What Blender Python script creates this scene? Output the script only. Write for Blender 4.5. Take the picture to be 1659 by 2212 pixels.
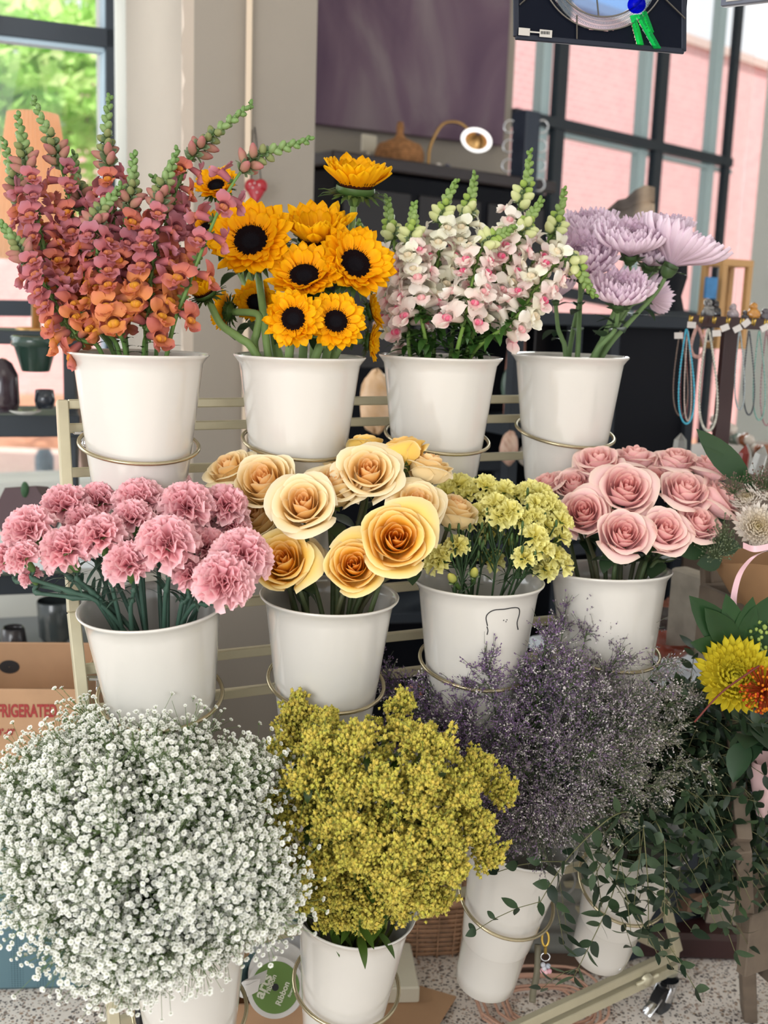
import bpy, math, random
import numpy as np
from mathutils import Vector, Matrix
rnd = random.Random(7); NR = np.random.default_rng(7)
for o in list(bpy.data.objects): bpy.data.objects.remove(o)
COL = bpy.context.scene.collection
SC = bpy.context.scene
# ---------------------------------------------------------------- camera, world, lights, exposure
FPX = 2400.0; PITCH = math.radians(10.5); ROLL = math.radians(2.0); CAMH = 1.38
fw = np.array([0, math.cos(PITCH), -math.sin(PITCH)]); u0 = np.array([0, math.sin(PITCH), math.cos(PITCH)]); r0 = np.array([1., 0, 0])
rt = math.cos(ROLL)*r0 + math.sin(ROLL)*u0; up = -math.sin(ROLL)*r0 + math.cos(ROLL)*u0
CP = np.array([0, 0, CAMH])
cam = bpy.data.cameras.new('camera'); camo = bpy.data.objects.new('camera', cam); COL.objects.link(camo)
m = Matrix.Identity(4)
for i in range(3): m[i][0] = rt[i]; m[i][1] = up[i]; m[i][2] = -fw[i]; m[i][3] = CP[i]
camo.matrix_world = m
cam.sensor_fit = 'HORIZONTAL'; cam.sensor_width = 36; cam.lens = FPX/1659*36; cam.clip_start = .05; cam.clip_end = 200
cam.dof.use_dof = True; cam.dof.focus_distance = 1.68; cam.dof.aperture_fstop = (cam.lens/1000)/0.010
SC.camera = camo
w = bpy.data.worlds.new('world'); SC.world = w; w.use_nodes = True
bg = w.node_tree.nodes['Background']; bg.inputs[0].default_value = (.93, .965, 1, 1); bg.inputs[1].default_value = 1.1
def AT_(px, py, z): return tuple(CP+(fw+rt*(px-829.5)/FPX-up*(py-1106)/FPX)*z)
def light(name, typ, loc, target, energy, color=(1, 1, 1), size=1, sy=None):
    l = bpy.data.lights.new(name, typ); l.energy = energy; l.color = color
    o = bpy.data.objects.new(name, l); COL.objects.link(o); o.location = loc
    o.rotation_euler = (Vector(target)-Vector(loc)).to_track_quat('-Z', 'Y').to_euler()
    if typ == 'AREA':
        l.size = size
        if sy: l.shape = 'RECTANGLE'; l.size_y = sy
    if typ == 'SUN': l.angle = math.radians(1)
    return o
light('sun', 'SUN', (0, -10, 20), (6, 9, 0), 6.0, (1, .96, .9))
light('window_daylight_left', 'AREA', (-2.6, 2.6, 1.7), (.2, 1.7, .8), 27, (.93, .98, 1), 1.6, 1.8)
light('overhead_fill', 'AREA', (.3, .2, 3.1), (.2, 1.8, .6), 7, (1, .95, .88), 1.6, 1.2)  # unseen overhead fill, added to brighten the rack
light('storefront_daylight', 'AREA', (-1.3, -.9, 1.5), (0, 1.6, .2), 38, (.97, .985, 1), 1.4, 1.2)
light('right_wall_fill', 'AREA', AT_(1440, 320, 4.3), AT_(1640, 420, 3.9), 22, (.95, 1, .97), .8, 1.4)  # fill lamp added inside the right window to brighten the right wall
light('left_wall_fill', 'AREA', AT_(60, 300, 3.1), AT_(360, 420, 3.5), 2.5, (.97, 1, .98), .5, 1.4)  # small added fill that lifts the wall beside the left window
SC.view_settings.view_transform = 'Standard'; SC.view_settings.look = 'None'
SC.view_settings.exposure = 0.15; SC.view_settings.gamma = 1
SC.view_settings.use_curve_mapping = False
# ---------------------------------------------------------------- helpers
def ray(px, py): return fw + rt*(px-829.5)/FPX - up*(py-1106)/FPX
def AT(px, py, z): return CP + ray(px, py)*z
def ATH(px, py, h): d = ray(px, py); return CP + d*(h-CAMH)/d[2]
class Plane:                                                     # a vertical plane in the room
    def __init__(s, P0, th):
        s.P = np.array([P0[0], P0[1], 0.]); t = math.radians(th); s.d = np.array([math.cos(t), math.sin(t), 0]); s.n = np.array([math.sin(t), -math.cos(t), 0]); s.th = t
    def at(s, px, py, off=0): d = ray(px, py); return CP + d*(((s.P+s.n*off-CP)@s.n)/(d@s.n))
def nrm(v): v = np.array(v, float); return v/np.linalg.norm(v)
def frame(zd, spin=0., hint=(0, 0, 1)):
    z = nrm(zd); h = np.array(hint, float)
    if abs(z@h) > .97: h = np.array([0, 1., 0])
    x = nrm(np.cross(h, z)); y = np.cross(z, x); c, s = math.cos(spin), math.sin(spin)
    return np.stack([c*x+s*y, -s*x+c*y, z], 1)
def camdir(a, b, c): return nrm(rt*a + up*b - fw*c)                # right, up, towards the viewer
def catmull(P, n=8):
    P = [np.array(p, float) for p in P]; Q = [2*P[0]-P[1]] + P + [2*P[-1]-P[-2]]; out = []
    for i in range(1, len(Q)-2):
        for k in range(n):
            t = k/n; a, b, c, d = Q[i-1:i+3]
            out.append(.5*((2*b)+(-a+c)*t+(2*a-5*b+4*c-d)*t*t+(-a+3*b-3*c+d)*t**3))
    out.append(P[-1]); return np.array(out)
class MB:
    def __init__(s): s.V = []; s.Q = []; s.T = []; s.C = []; s.n = 0
    def add(s, V, Q=None, T=None, col=(1, 1, 1)):
        V = np.asarray(V, float).reshape(-1, 3); c = np.asarray(col, float)
        if c.ndim == 1: c = np.tile(c[:3], (len(V), 1))
        s.V.append(V); s.C.append(c.reshape(-1, 3))
        if Q is not None and len(Q): s.Q.append(np.asarray(Q)+s.n)
        if T is not None and len(T): s.T.append(np.asarray(T)+s.n)
        s.n += len(V); return s
    def grid(s, P, col=(1, 1, 1), wrap=False):
        a, b = P.shape[:2]; I = np.arange(a*b).reshape(a, b)
        if wrap: I = np.concatenate([I, I[:, :1]], 1)
        Q = np.stack([I[:-1, :-1], I[:-1, 1:], I[1:, 1:], I[1:, :-1]], -1).reshape(-1, 4)
        c = np.asarray(col, float)
        if c.ndim == 2: c = np.repeat(c[:, None, :], b, 1).reshape(-1, 3)
        elif c.ndim == 3: c = c.reshape(-1, 3)
        return s.add(P.reshape(-1, 3), Q, None, c)
    def tube(s, pts, r, n=6, col=(1, 1, 1), cap=True):
        pts = np.asarray(pts, float); k = len(pts); r = np.ones(k)*r if np.ndim(r) == 0 else np.asarray(r)
        T = np.gradient(pts, axis=0); T /= np.linalg.norm(T, axis=1)[:, None]+1e-12
        x = np.cross([0.3, .2, 1.], T[0]); x /= np.linalg.norm(x)+1e-9; R = []
        a = np.arange(n)*2*math.pi/n
        for i in range(k):
            x = x-(x@T[i])*T[i]; x /= np.linalg.norm(x)+1e-9; y = np.cross(T[i], x)
            R.append(pts[i]+r[i]*(np.cos(a)[:, None]*x+np.sin(a)[:, None]*y))
        n0 = s.n; s.grid(np.array(R), col, True)
        if cap and n >= 4:
            c2 = np.asarray(col, float); c2 = c2[-1] if c2.ndim == 2 else c2
            for ring, c in ((0, pts[0]), (k-1, pts[-1])):
                j = s.n; s.add([c], col=c2); idx = n0+ring*n
                s.T.append(np.array([[idx+q, idx+(q+1) % n, j] for q in range(n)]))
        return s
    def lathe(s, prof, n=32, R=None, o=(0, 0, 0), col=(1, 1, 1)):
        a = np.arange(n)*2*math.pi/n; P = np.array([[(r*math.cos(t), r*math.sin(t), z) for t in a] for r, z in prof])
        if R is not None: P = P@np.asarray(R).T
        return s.grid(P+np.array(o), col, True)
    def ell(s, c, r, R=None, n=8, mth=5, col=(1, 1, 1)):
        th = np.linspace(0.02, math.pi-.02, mth); a = np.arange(n)*2*math.pi/n; r = np.ones(3)*r
        P = np.array([[(math.sin(t)*math.cos(q), math.sin(t)*math.sin(q), math.cos(t)) for q in a] for t in th])*r
        if R is not None: P = P@np.asarray(R).T
        return s.grid(P+np.array(c), col, True)
    def box(s, c, size, R=None, bev=0., col=(1, 1, 1)):
        x, y, z = np.array(size)/2; b = min(bev, x*.9, y*.9, z*.9)
        R = np.eye(3) if R is None else np.asarray(R)
        if b <= 0:
            V = np.array([(i*x, j*y, k*z) for k in (-1, 1) for j in (-1, 1) for i in (-1, 1)])
            Q = [(0, 2, 3, 1), (4, 5, 7, 6), (0, 1, 5, 4), (2, 6, 7, 3), (0, 4, 6, 2), (1, 3, 7, 5)]
            return s.add(V@R.T+np.array(c), Q, None, col)
        rings = []
        def rr(hx, hy, zz): return [(hx-b, -hy, zz), (hx, -hy+b, zz), (hx, hy-b, zz), (hx-b, hy, zz), (-hx+b, hy, zz), (-hx, hy-b, zz), (-hx, -hy+b, zz), (-hx+b, -hy, zz)]
        for hx, hy, zz in ((.0, .0, -z), (x-b, y-b, -z), (x, y, -z+b), (x, y, z-b), (x-b, y-b, z), (.0, .0, z)):
            rings.append([(0, 0, zz)]*8 if hx == 0 else rr(hx, hy, zz))
        return s.grid(np.array(rings, float)@R.T+np.array(c), col, True)
    def bar(s, a, b, wd, ht, col=(1, 1, 1), hint=(0, 0, 1), bev=.0012):
        a = np.array(a, float); b = np.array(b, float); R = frame(b-a, 0, hint)
        return s.box((a+b)/2, (wd, ht, np.linalg.norm(b-a)), R, bev, col)
    def arr(s):
        V = np.concatenate(s.V); C = np.concatenate(s.C)
        Q = np.concatenate(s.Q) if s.Q else np.zeros((0, 4), int); T = np.concatenate(s.T) if s.T else np.zeros((0, 3), int)
        return V, Q, T, C
    def put(s, A, R, t, sc=1., tint=None):                       # copy of template arrays into this mesh
        V, Q, T, C = A; c = C if tint is None else C*tint
        return s.add((V*sc)@np.asarray(R).T+t, Q, T, c)
    def mesh(s, name, mat, smooth=True, ori=(0, 0, 0)):
        V, Q, T, C = s.arr(); me = bpy.data.meshes.new(name); V = V-np.array(ori)
        me.vertices.add(len(V)); me.vertices.foreach_set('co', V.astype(np.float32).ravel())
        L = np.concatenate([Q.ravel(), T.ravel()]).astype(np.int32)
        tot = np.concatenate([np.full(len(Q), 4), np.full(len(T), 3)]).astype(np.int32)
        st = np.concatenate([[0], np.cumsum(tot)[:-1]]).astype(np.int32)
        me.loops.add(len(L)); me.loops.foreach_set('vertex_index', L)
        me.polygons.add(len(tot)); me.polygons.foreach_set('loop_start', st)
        try: me.polygons.foreach_set('loop_total', tot)
        except Exception: pass
        me.polygons.foreach_set('use_smooth', np.full(len(tot), smooth))
        ca = me.color_attributes.new('Col', 'FLOAT_COLOR', 'POINT')
        ca.data.foreach_set('color', np.concatenate([C, np.ones((len(C), 1))], 1).astype(np.float32).ravel())
        me.materials.append(mat); me.update(calc_edges=True); me.validate(); return me
    def build(s, name, mat, parent=None, smooth=True, **tags):
        ori = np.array(parent.location) if parent is not None and parent.get('_root') else np.zeros(3)
        if parent is not None and not parent.get('_root'): ori = np.array(parent.get('_ori', (0, 0, 0)))
        o = bpy.data.objects.new(name, s.mesh(name, mat, smooth, ori)); COL.objects.link(o)
        if parent is not None: o.parent = parent; o['_ori'] = list(ori)
        for k, v in tags.items(): o[k] = v
        return o
def thing(name, label, cat, loc=(0, 0, 0), group=None, kind=None):
    o = bpy.data.objects.new(name, None); COL.objects.link(o); o.location = [float(v) for v in loc]
    o.empty_display_size = .02; o['label'] = label; o['category'] = cat; o['_root'] = 1
    if group: o['group'] = group
    if kind: o['kind'] = kind
    return o
def solo(name, mb, mat, label, cat, group=None, kind=None, smooth=True):    # a thing that is one mesh
    V = mb.arr()[0]; loc = np.array([V[:, 0].mean(), V[:, 1].mean(), V[:, 2].min()])
    o = bpy.data.objects.new(name, mb.mesh(name, mat, smooth, loc)); COL.objects.link(o); o.location = loc
    o['label'] = label; o['category'] = cat; o['_root'] = 1
    if group: o['group'] = group
    if kind: o['kind'] = kind
    return o
def struct(name, mb, mat, smooth=False, parent=None):
    o = bpy.data.objects.new(name, mb.mesh(name, mat, smooth)); COL.objects.link(o)
    if parent is None: o['kind'] = 'structure'
    else: o.parent = parent
    return o
def inst(name, me, parent, P, R, sc=1., **tags):                     # part sharing its mesh with others
    o = bpy.data.objects.new(name, me); COL.objects.link(o); o.parent = parent
    M = Matrix.Identity(4); R = np.asarray(R)*sc; t = np.array(P)-np.array(parent.location)
    for i in range(3):
        for j in range(3): M[i][j] = R[i, j]
        M[i][3] = t[i]
    o.matrix_local = M
    for k, v in tags.items(): o[k] = v
    return o
# ---------------------------------------------------------------- materials
def mat(name, col=None, rough=.5, metal=0., trans=0., noise=None, bump=0., bscale=40., coat=0., emis=None, glass=0., spec=.5, alpha=1.):
    mt = bpy.data.materials.new(name); mt.use_nodes = True; nt = mt.node_tree; N = nt.nodes; L = nt.links
    b = N['Principled BSDF']; out = N['Material Output']
    b.inputs['Roughness'].default_value = rough; b.inputs['Metallic'].default_value = metal; b.inputs['Coat Weight'].default_value = coat
    b.inputs['Specular IOR Level'].default_value = spec; b.inputs['Transmission Weight'].default_value = glass; b.inputs['Alpha'].default_value = alpha
    src = None
    if col is None:
        a = N.new('ShaderNodeAttribute'); a.attribute_name = 'Col'; src = a.outputs['Color']
    else:
        r = N.new('ShaderNodeRGB'); r.outputs[0].default_value = (*col, 1); src = r.outputs[0]
    tc = N.new('ShaderNodeTexCoord')
    if noise:
        sc, amt = noise; nz = N.new('ShaderNodeTexNoise'); nz.inputs['Scale'].default_value = sc; nz.inputs['Detail'].default_value = 4
        L.new(tc.outputs['Object'], nz.inputs['Vector'])
        mr = N.new('ShaderNodeMapRange'); mr.inputs[1].default_value = .25; mr.inputs[2].default_value = .75; mr.inputs[3].default_value = 1-amt; mr.inputs[4].default_value = 1+amt*.5
        L.new(nz.outputs[0], mr.inputs[0]); vm = N.new('ShaderNodeVectorMath'); vm.operation = 'SCALE'
        L.new(src, vm.inputs[0]); L.new(mr.outputs[0], vm.inputs['Scale']); src = vm.outputs[0]
    L.new(src, b.inputs['Base Color'])
    if bump:
        nb = N.new('ShaderNodeTexNoise'); nb.inputs['Scale'].default_value = bscale; L.new(tc.outputs['Object'], nb.inputs['Vector'])
        bp = N.new('ShaderNodeBump'); bp.inputs['Strength'].default_value = bump; bp.inputs['Distance'].default_value = .002
        L.new(nb.outputs[0], bp.inputs['Height']); L.new(bp.outputs[0], b.inputs['Normal'])
    if trans:
        t = N.new('ShaderNodeBsdfTranslucent'); L.new(src, t.inputs[0]); mx = N.new('ShaderNodeMixShader'); mx.inputs[0].default_value = trans
        L.new(b.outputs[0], mx.inputs[1]); L.new(t.outputs[0], mx.inputs[2]); L.new(mx.outputs[0], out.inputs[0])
    if emis: b.inputs['Emission Color'].default_value = (*emis[:3], 1); b.inputs['Emission Strength'].default_value = emis[3]
    return mt
def s2l(r, g, b): return tuple(((c/255+.055)/1.055)**2.4 if c > 10 else c/255/12.92 for c in (r, g, b))
C_ = s2l
petal = mat('petal', None, .6, trans=.25, spec=.15)
floretm = mat('small_floret', None, .7, trans=.12, spec=.1)
discm = mat('seed_disc', None, .95, spec=.05)
leafm = mat('foliage', None, .42, trans=.12, noise=(30, .15), spec=.4)
stemm = mat('stem', None, .5, noise=(60, .12), spec=.3)
tinym = mat('floret', None, .6, trans=.25, spec=.15)
vcol = mat('painted', None, .5)
vglos = mat('glazed', None, .18, coat=.3)
white = mat('bucket_enamel', C_(214, 210, 203), .16, coat=.5, noise=(5, .03))
gold = mat('champagne_metal', C_(200, 192, 164), .36, metal=.35, noise=(25, .08))
goldr = mat('ring_wire', C_(176, 164, 134), .25, metal=.8)
chrome = mat('chrome', (.75, .76, .78), .15, metal=1)
rubber = mat('rubber', (.02, .02, .022), .5)
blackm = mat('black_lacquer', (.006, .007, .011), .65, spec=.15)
darkwood = mat('dark_wood', C_(50, 40, 42), .4, noise=(6, .25))
card = mat('cardboard', C_(186, 148, 114), .8, noise=(14, .1))
wallm = mat('plaster', C_(166, 157, 146), .85, noise=(2.5, .06), bump=.3, bscale=25)
wallw = mat('white_plaster', C_(226, 229, 224), .8, noise=(2, .04), bump=.2, bscale=18)
steel = mat('window_steel', C_(38, 46, 56), .5, noise=(5, .1))
greyw = mat('weathered_wood', C_(112, 98, 84), .8, noise=(18, .3), bump=.4, bscale=60)
paperm = mat('kraft_paper', C_(158, 120, 84), .75, noise=(12, .12), trans=.05)
clear = mat('clear_glass', (1, 1, 1), .02, glass=1.)
def floor_mat():
    mt = bpy.data.materials.new('terrazzo'); mt.use_nodes = True; N = mt.node_tree.nodes; L = mt.node_tree.links; b = N['Principled BSDF']
    tc = N.new('ShaderNodeTexCoord'); prev = None
    rgb = N.new('ShaderNodeRGB'); rgb.outputs[0].default_value = (*C_(236, 227, 218), 1); prev = rgb.outputs[0]
    for sc, th, ramp in ((105, .40, [C_(120, 108, 100), C_(168, 142, 120), C_(92, 84, 82), C_(196, 182, 168)]), (190, .40, [C_(105, 98, 95), C_(178, 150, 132), C_(230, 222, 214), C_(130, 122, 118)])):
        v = N.new('ShaderNodeTexVoronoi'); v.inputs['Scale'].default_value = sc; v.inputs['Randomness'].default_value = 1; L.new(tc.outputs['Object'], v.inputs['Vector'])
        lt = N.new('ShaderNodeMath'); lt.operation = 'LESS_THAN'; lt.inputs[1].default_value = th; L.new(v.outputs['Distance'], lt.inputs[0])
        sp = N.new('ShaderNodeSeparateColor'); L.new(v.outputs['Color'], sp.inputs[0])
        g = N.new('ShaderNodeMath'); g.operation = 'GREATER_THAN'; g.inputs[1].default_value = .25; L.new(sp.outputs[1], g.inputs[0])
        mu = N.new('ShaderNodeMath'); mu.operation = 'MULTIPLY'; L.new(lt.outputs[0], mu.inputs[0]); L.new(g.outputs[0], mu.inputs[1])
        cr = N.new('ShaderNodeValToRGB'); cr.color_ramp.interpolation = 'CONSTANT'
        for i, c in enumerate(ramp):
            e = cr.color_ramp.elements[i] if i < 2 else cr.color_ramp.elements.new(i*.25)
            e.position = i*.25; e.color = (*c, 1)
        L.new(sp.outputs[0], cr.inputs[0]); mx = N.new('ShaderNodeMix'); mx.data_type = 'RGBA'
        L.new(mu.outputs[0], mx.inputs[0]); L.new(prev, mx.inputs[6]); L.new(cr.outputs[0], mx.inputs[7]); prev = mx.outputs[2]
    L.new(prev, b.inputs['Base Color']); b.inputs['Roughness'].default_value = .3; return mt
def brick_mat():
    mt = bpy.data.materials.new('brick'); mt.use_nodes = True; N = mt.node_tree.nodes; L = mt.node_tree.links; b = N['Principled BSDF']
    tc = N.new('ShaderNodeTexCoord'); br = N.new('ShaderNodeTexBrick'); br.inputs['Scale'].default_value = 4; L.new(tc.outputs['UV'], br.inputs[0])
    mp = N.new('ShaderNodeMapping'); mp.inputs['Rotation'].default_value = (math.pi/2, 0, 0); L.new(tc.outputs['Object'], mp.inputs[0]); L.new(mp.outputs[0], br.inputs[0])
    br.inputs['Color1'].default_value = (*C_(206, 156, 158), 1); br.inputs['Color2'].default_value = (*C_(214, 168, 168), 1); br.inputs['Mortar'].default_value = (*C_(222, 192, 190), 1)
    L.new(br.outputs[0], b.inputs['Base Color']); b.inputs['Roughness'].default_value = .9; return mt
def paint_mat():
    mt = bpy.data.materials.new('abstract_paint'); mt.use_nodes = True; N = mt.node_tree.nodes; L = mt.node_tree.links; b = N['Principled BSDF']
    tc = N.new('ShaderNodeTexCoord'); mp = N.new('ShaderNodeMapping'); mp.inputs['Scale'].default_value = (1.6, 1.6, .75); L.new(tc.outputs['Object'], mp.inputs[0])
    nz = N.new('ShaderNodeTexNoise'); nz.inputs['Scale'].default_value = 1.7; nz.inputs['Detail'].default_value = 6; nz.inputs['Distortion'].default_value = .8; L.new(mp.outputs[0], nz.inputs['Vector'])
    cr = N.new('ShaderNodeValToRGB'); E = cr.color_ramp.elements
    E[0].position = .3; E[0].color = (*C_(84, 58, 84), 1); E[1].position = .72; E[1].color = (*C_(156, 142, 148), 1)
    e = E.new(.45); e.color = (*C_(112, 88, 106), 1); e = E.new(.55); e.color = (*C_(132, 116, 124), 1)
    L.new(nz.outputs[0], cr.inputs[0]); L.new(cr.outputs[0], b.inputs['Base Color']); b.inputs['Roughness'].default_value = .6; return mt
floorm = floor_mat(); brickm = brick_mat(); paintm = paint_mat()
# ---------------------------------------------------------------- room
X = np.array([.910, .415, 0]); NF = np.array([.415, -.910, 0]); Z3 = np.array([0, 0, 1.])
struct('floor', MB().box((1, 2, -.05), (16, 16, .1)), floorm)
struct('ceiling', MB().box((1, 1.2, 3.65), (16, 10, .1)), wallw)
PLW = Plane(AT(400, 600, 3.7), 28.5)      # wall with the left window
PCO = Plane(AT(530, 600, 3.15), 28.5)     # face of the column
PPA = Plane(AT(880, 600, 4.6), 28.5)      # wall behind the painting
cornerP = PPA.at(1103, 300)
PRW = Plane(cornerP, 44)                  # wall of the right window
HW = 3.6
def hw(pl, px, py=900): q = pl.at(px, py); return np.array([q[0], q[1], 0])
def wall(name, pl, pa, pb, z0, z1, th, m_, out=-1):
    a = hw(pl, pa) if np.ndim(pa) == 0 else np.array(pa); b = hw(pl, pb) if np.ndim(pb) == 0 else np.array(pb)
    c = (a+b)/2 - pl.n*th/2; c[2] = (z0+z1)/2
    R = np.stack([pl.d, -pl.n, Z3], 1)
    return struct(name, MB().box(c, (np.linalg.norm(b-a), th, z1-z0), R), m_)
def bars_on(mb, pl, pa, pb, w_, d_, off=0, col=(1, 1, 1)):            # steel bar on a wall plane from pixel to pixel
    mb.bar(pl.at(*pa, off), pl.at(*pb, off), d_, w_, col, hint=tuple(pl.d) if abs(pa[0]-pb[0]) < abs(pa[1]-pb[1]) else (0, 0, 1))
L0 = hw(PLW, 258); Lm = L0-PLW.d*3
wall('wall_left', PLW, L0, hw(PLW, 440), 0, HW, .25, wallw)
wall('wall_left_sill', PLW, Lm, L0, 0, .78, .25, wallw)
# column with a rough plaster edge
a = hw(PCO, 402); b = hw(PCO, 668); c = (a+b)/2-PCO.n*.3; c[2] = HW/2
struct('wall_column', MB().box(c, (np.linalg.norm(b-a), .6, HW), np.stack([PCO.d, -PCO.n, Z3], 1), .004), wallm)
mb = MB(); e = hw(PCO, 402)
ts = np.linspace(0, HW, 130)
P = np.array([[e+Z3*t+PCO.d*(.02)+PCO.n*.0, e+Z3*t-PCO.d*(.006+.012*rnd.random())+PCO.n*.006, e+Z3*t-PCO.d*.004-PCO.n*.03] for t in ts]); mb.grid(P)
struct('trim_1', mb, mat('chipped_plaster', C_(214, 200, 186), .9), False)
mb = MB(); q = PCO.at(536, 300, .02); mb.bar((q[0], q[1], 0.9), (q[0], q[1], HW), .016, .016); struct('trim_2', mb, mat('conduit_paint', C_(226, 206, 182), .5))
mb = MB(); q = PLW.at(365, 300, .02); mb.bar((q[0], q[1], 0.), (q[0], q[1], HW), .05, .12, hint=tuple(PLW.d)); struct('trim_3', mb, mat('cream_casing', C_(226, 208, 182), .6))
pa = PPA.at(640, 300); struct_a = wall('wall_back', PPA, hw(PPA, 600), cornerP*[1, 1, 0], 0, HW, .2, wallm)
# right window wall: piers, sill
Ra = hw(PRW, 1103); Rb = hw(PRW, 1590)
wall('wall_right_sill', PRW, Ra, Rb, 0, .62, .2, wallw)
PR2 = Plane(Rb, -40); wall('wall_right', PR2, Rb, Rb+PR2.d*3, 0, HW, .2, wallw)
# window 1 (left)
mb = MB()
bars_on(mb, PLW, (247, -900), (247, 1250), .065, .06, -.05)
bars_on(mb, PLW, (-900, -50), (247, 88), .055, .06, -.05)
bars_on(mb, PLW, (-900, 655), (247, 668), .05, .06, -.05)
w1 = struct('window_1', mb, steel)
mb = MB(); bars_on(mb, PLW, (-900, -22), (232, 110), .02, .05, -.06); bars_on(mb, PLW, (226, -900), (226, 1200), .02, .05, -.06); struct('window_lining', mb, mat('pale_steel', C_(168, 190, 205), .4), parent=w1)
mb = MB(); g0 = L0-PLW.n*.09; mb.box((g0+Lm)/2-PLW.n*.045+Z3*2.2, (3, .004, 2.8), np.stack([PLW.d, -PLW.n, Z3], 1)); 
struct('window_glass', mb, clear, parent=w1)
# window 2 (right)
mb = MB()
for px in (1202, 1420): q = hw(PRW, px, 300); mb.bar(q+Z3*.6, q+Z3*HW, .036, .07, hint=tuple(PRW.d))
q = hw(PRW, 1572, 300); mb.bar(q+Z3*.6, q+Z3*HW, .036, .05, hint=tuple(PRW.d))
bars_on(mb, PRW, (1105, 246), (1575, 352), .045, .05)
bars_on(mb, PRW, (1105, 610), (1575, 700), .05, .05)
w2 = struct('window_2', mb, steel)
mb = MB()
for px in (1180, 1398, 1548): q = hw(PRW, px, 300)-PRW.n*.04; mb.bar(q+Z3*.6, q+Z3*HW, .05, .06, hint=tuple(PRW.d))
bars_on(mb, PRW, (1105, 268), (1575, 372), .02, .04, -.04)
struct('window_lining', mb, mat('pale_blue_steel', C_(190, 212, 216), .4), parent=w2)
mb = MB(); mb.box((Ra+Rb)/2-PRW.n*.09+Z3*2.1, (np.linalg.norm(Rb-Ra), .004, 3.0), np.stack([PRW.d, -PRW.n, Z3], 1)); struct('window_glass', mb, clear, parent=w2)
# ---------------------------------------------------------------- outside
struct('ground', MB().box((0, 24, -.2), (70, 34, .1)), mat('mulch_ground', C_(190, 140, 112), .95, noise=(3, .3)))
def building(Pn, t0, t1, top, dep, label):
    a_, b_ = Pn.P+Pn.d*t0, Pn.P+Pn.d*t1; c = (a_+b_)/2-Pn.n*dep/2; L = t1-t0; Rb = np.stack([Pn.d, -Pn.n, Z3], 1); c0 = c*[1, 1, 0]
    t = thing('brick_building', label, 'building', (0, 0, -.15)); M_ = Matrix.Identity(4)
    o = MB().box((0, 0, (top+.15)/2), (L, dep, top+.15), None).build('wall', brickm, None, False); o.parent = t; o.location = (c0[0], c0[1], 0); o.rotation_euler = (0, 0, Pn.th)
    MB().box(c0+Z3*(top+.03), (L+.1, dep+.1, .10), Rb).build('parapet_cap', mat('parapet', C_(196, 176, 168), .8), t, False)
topz = AT(1545, 143, 14)[2]
building(Plane(AT(1545, 600, 14), 43), -6.2, 16, topz, 5, 'pink-red brick building outside the right window, its roof line sloping down')
building(Plane(AT(100, 600, 17), 8), -14, 3, 2.4, 4, 'pink brick building far behind the tree outside the left window')
def tree(px, py, z, r, n, lab, seed):
    R_ = np.random.default_rng(seed); c = AT(px, py, z)
    t = thing('street_tree', lab, 'tree', (c[0], c[1], -.15))
    trunk = catmull([(c[0]+.5, c[1], -.15), (c[0]+.25, c[1], 1.6), (c[0]-.2, c[1], c[2]-.3), (c[0]-.6, c[1], c[2]+r*.6)], 6)
    m_ = MB(); m_.tube(trunk, np.linspace(.12, .03, len(trunk)), 8, C_(120, 96, 78)); m_.tube([trunk[9], trunk[9]+[.7, 0, .9], trunk[9]+[1.1, 0, 1.8]], [.05, .03, .015], 6, C_(120, 96, 78))
    m_.build('trunk', stemm, t)
    d = R_.normal(size=(n, 3)); d /= np.linalg.norm(d, axis=1)[:, None]; rad = r*R_.random(n)**.4*(.75+.35*np.sin(d[:, 0]*5+d[:, 2]*7))
    P = c+d*rad[:, None]*[1.35, 1, 1]; m_ = MB(); q = np.array([[-1, 0, 0], [0, -.55, .1], [1, 0, 0], [0, .55, .1]])*.085
    V = []; Cc = []
    for i in range(n):
        F = frame(R_.normal(size=3)+[0, -.4, .8], R_.random()*6); V.append(q@F.T+P[i]); k = R_.random(); Cc += [np.array(C_(172, 220, 120))*(1-k)+np.array(C_(224, 244, 176))*k]*4
    m_.add(np.concatenate(V), np.arange(n*4).reshape(-1, 4), None, np.array(Cc)); m_.build('foliage', mat('tree_leaf', None, .6, trans=.5), t, False)
tree(60, 150, 8.5, 1.55, 5200, 'leafy green tree with a thin leaning trunk outside the left window', 3)
# ---------------------------------------------------------------- rack frame
def plane_bars(cx, cy, off): c = np.array([cx, cy, 0])-NF*off; return Plane(c, 24.5)
PT = plane_bars(-.0235, 1.869, .105); PM = plane_bars(.034, 1.74, .10); PB = plane_bars(.101, 1.69, .09)
rackloc = np.array([.1, 1.85, 0.]); rack = thing('flower_rack', 'champagne gold metal three-tier rolling rack holding the white flower buckets', 'rack', rackloc)
def rbar(name, pts, w_=.017, d_=.012, pl=None):
    m_ = MB()
    P = [p if len(p) == 3 else pl.at(*p) for p in pts]
    for a, b in zip(P, P[1:]): m_.bar(a, b, d_, w_, hint=(0, 0, 1) if abs(b[2]-a[2]) < .3*np.linalg.norm(b-a) else tuple(X), bev=.0018)
    return m_.build(name, gold, rack, False)
rbar('side_post', [PT.at(134, 866), PM.at(163, 1330)-NF*.02, PB.at(205, 1760), PB.at(243, 2300)+NF*.06], .018, .018)
rbar('side_post', [PT.at(1285, 858), PM.at(1350, 1330)-NF*.02, PB.at(1433, 1940)], .018, .018)
for y0, y1 in ((875, 860), (922, 900), (1018, 978)): rbar('crossbar', [PT.at(146, y0+(-2 if y0 < 900 else 3)), PT.at(1290, y1)], .015, .012)
for y0, y1 in ((1333, 1222), (1447, 1322), (1537, 1395)): rbar('crossbar', [PM.at(168, y0), PM.at(1352, y1)], .016, .012)
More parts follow.
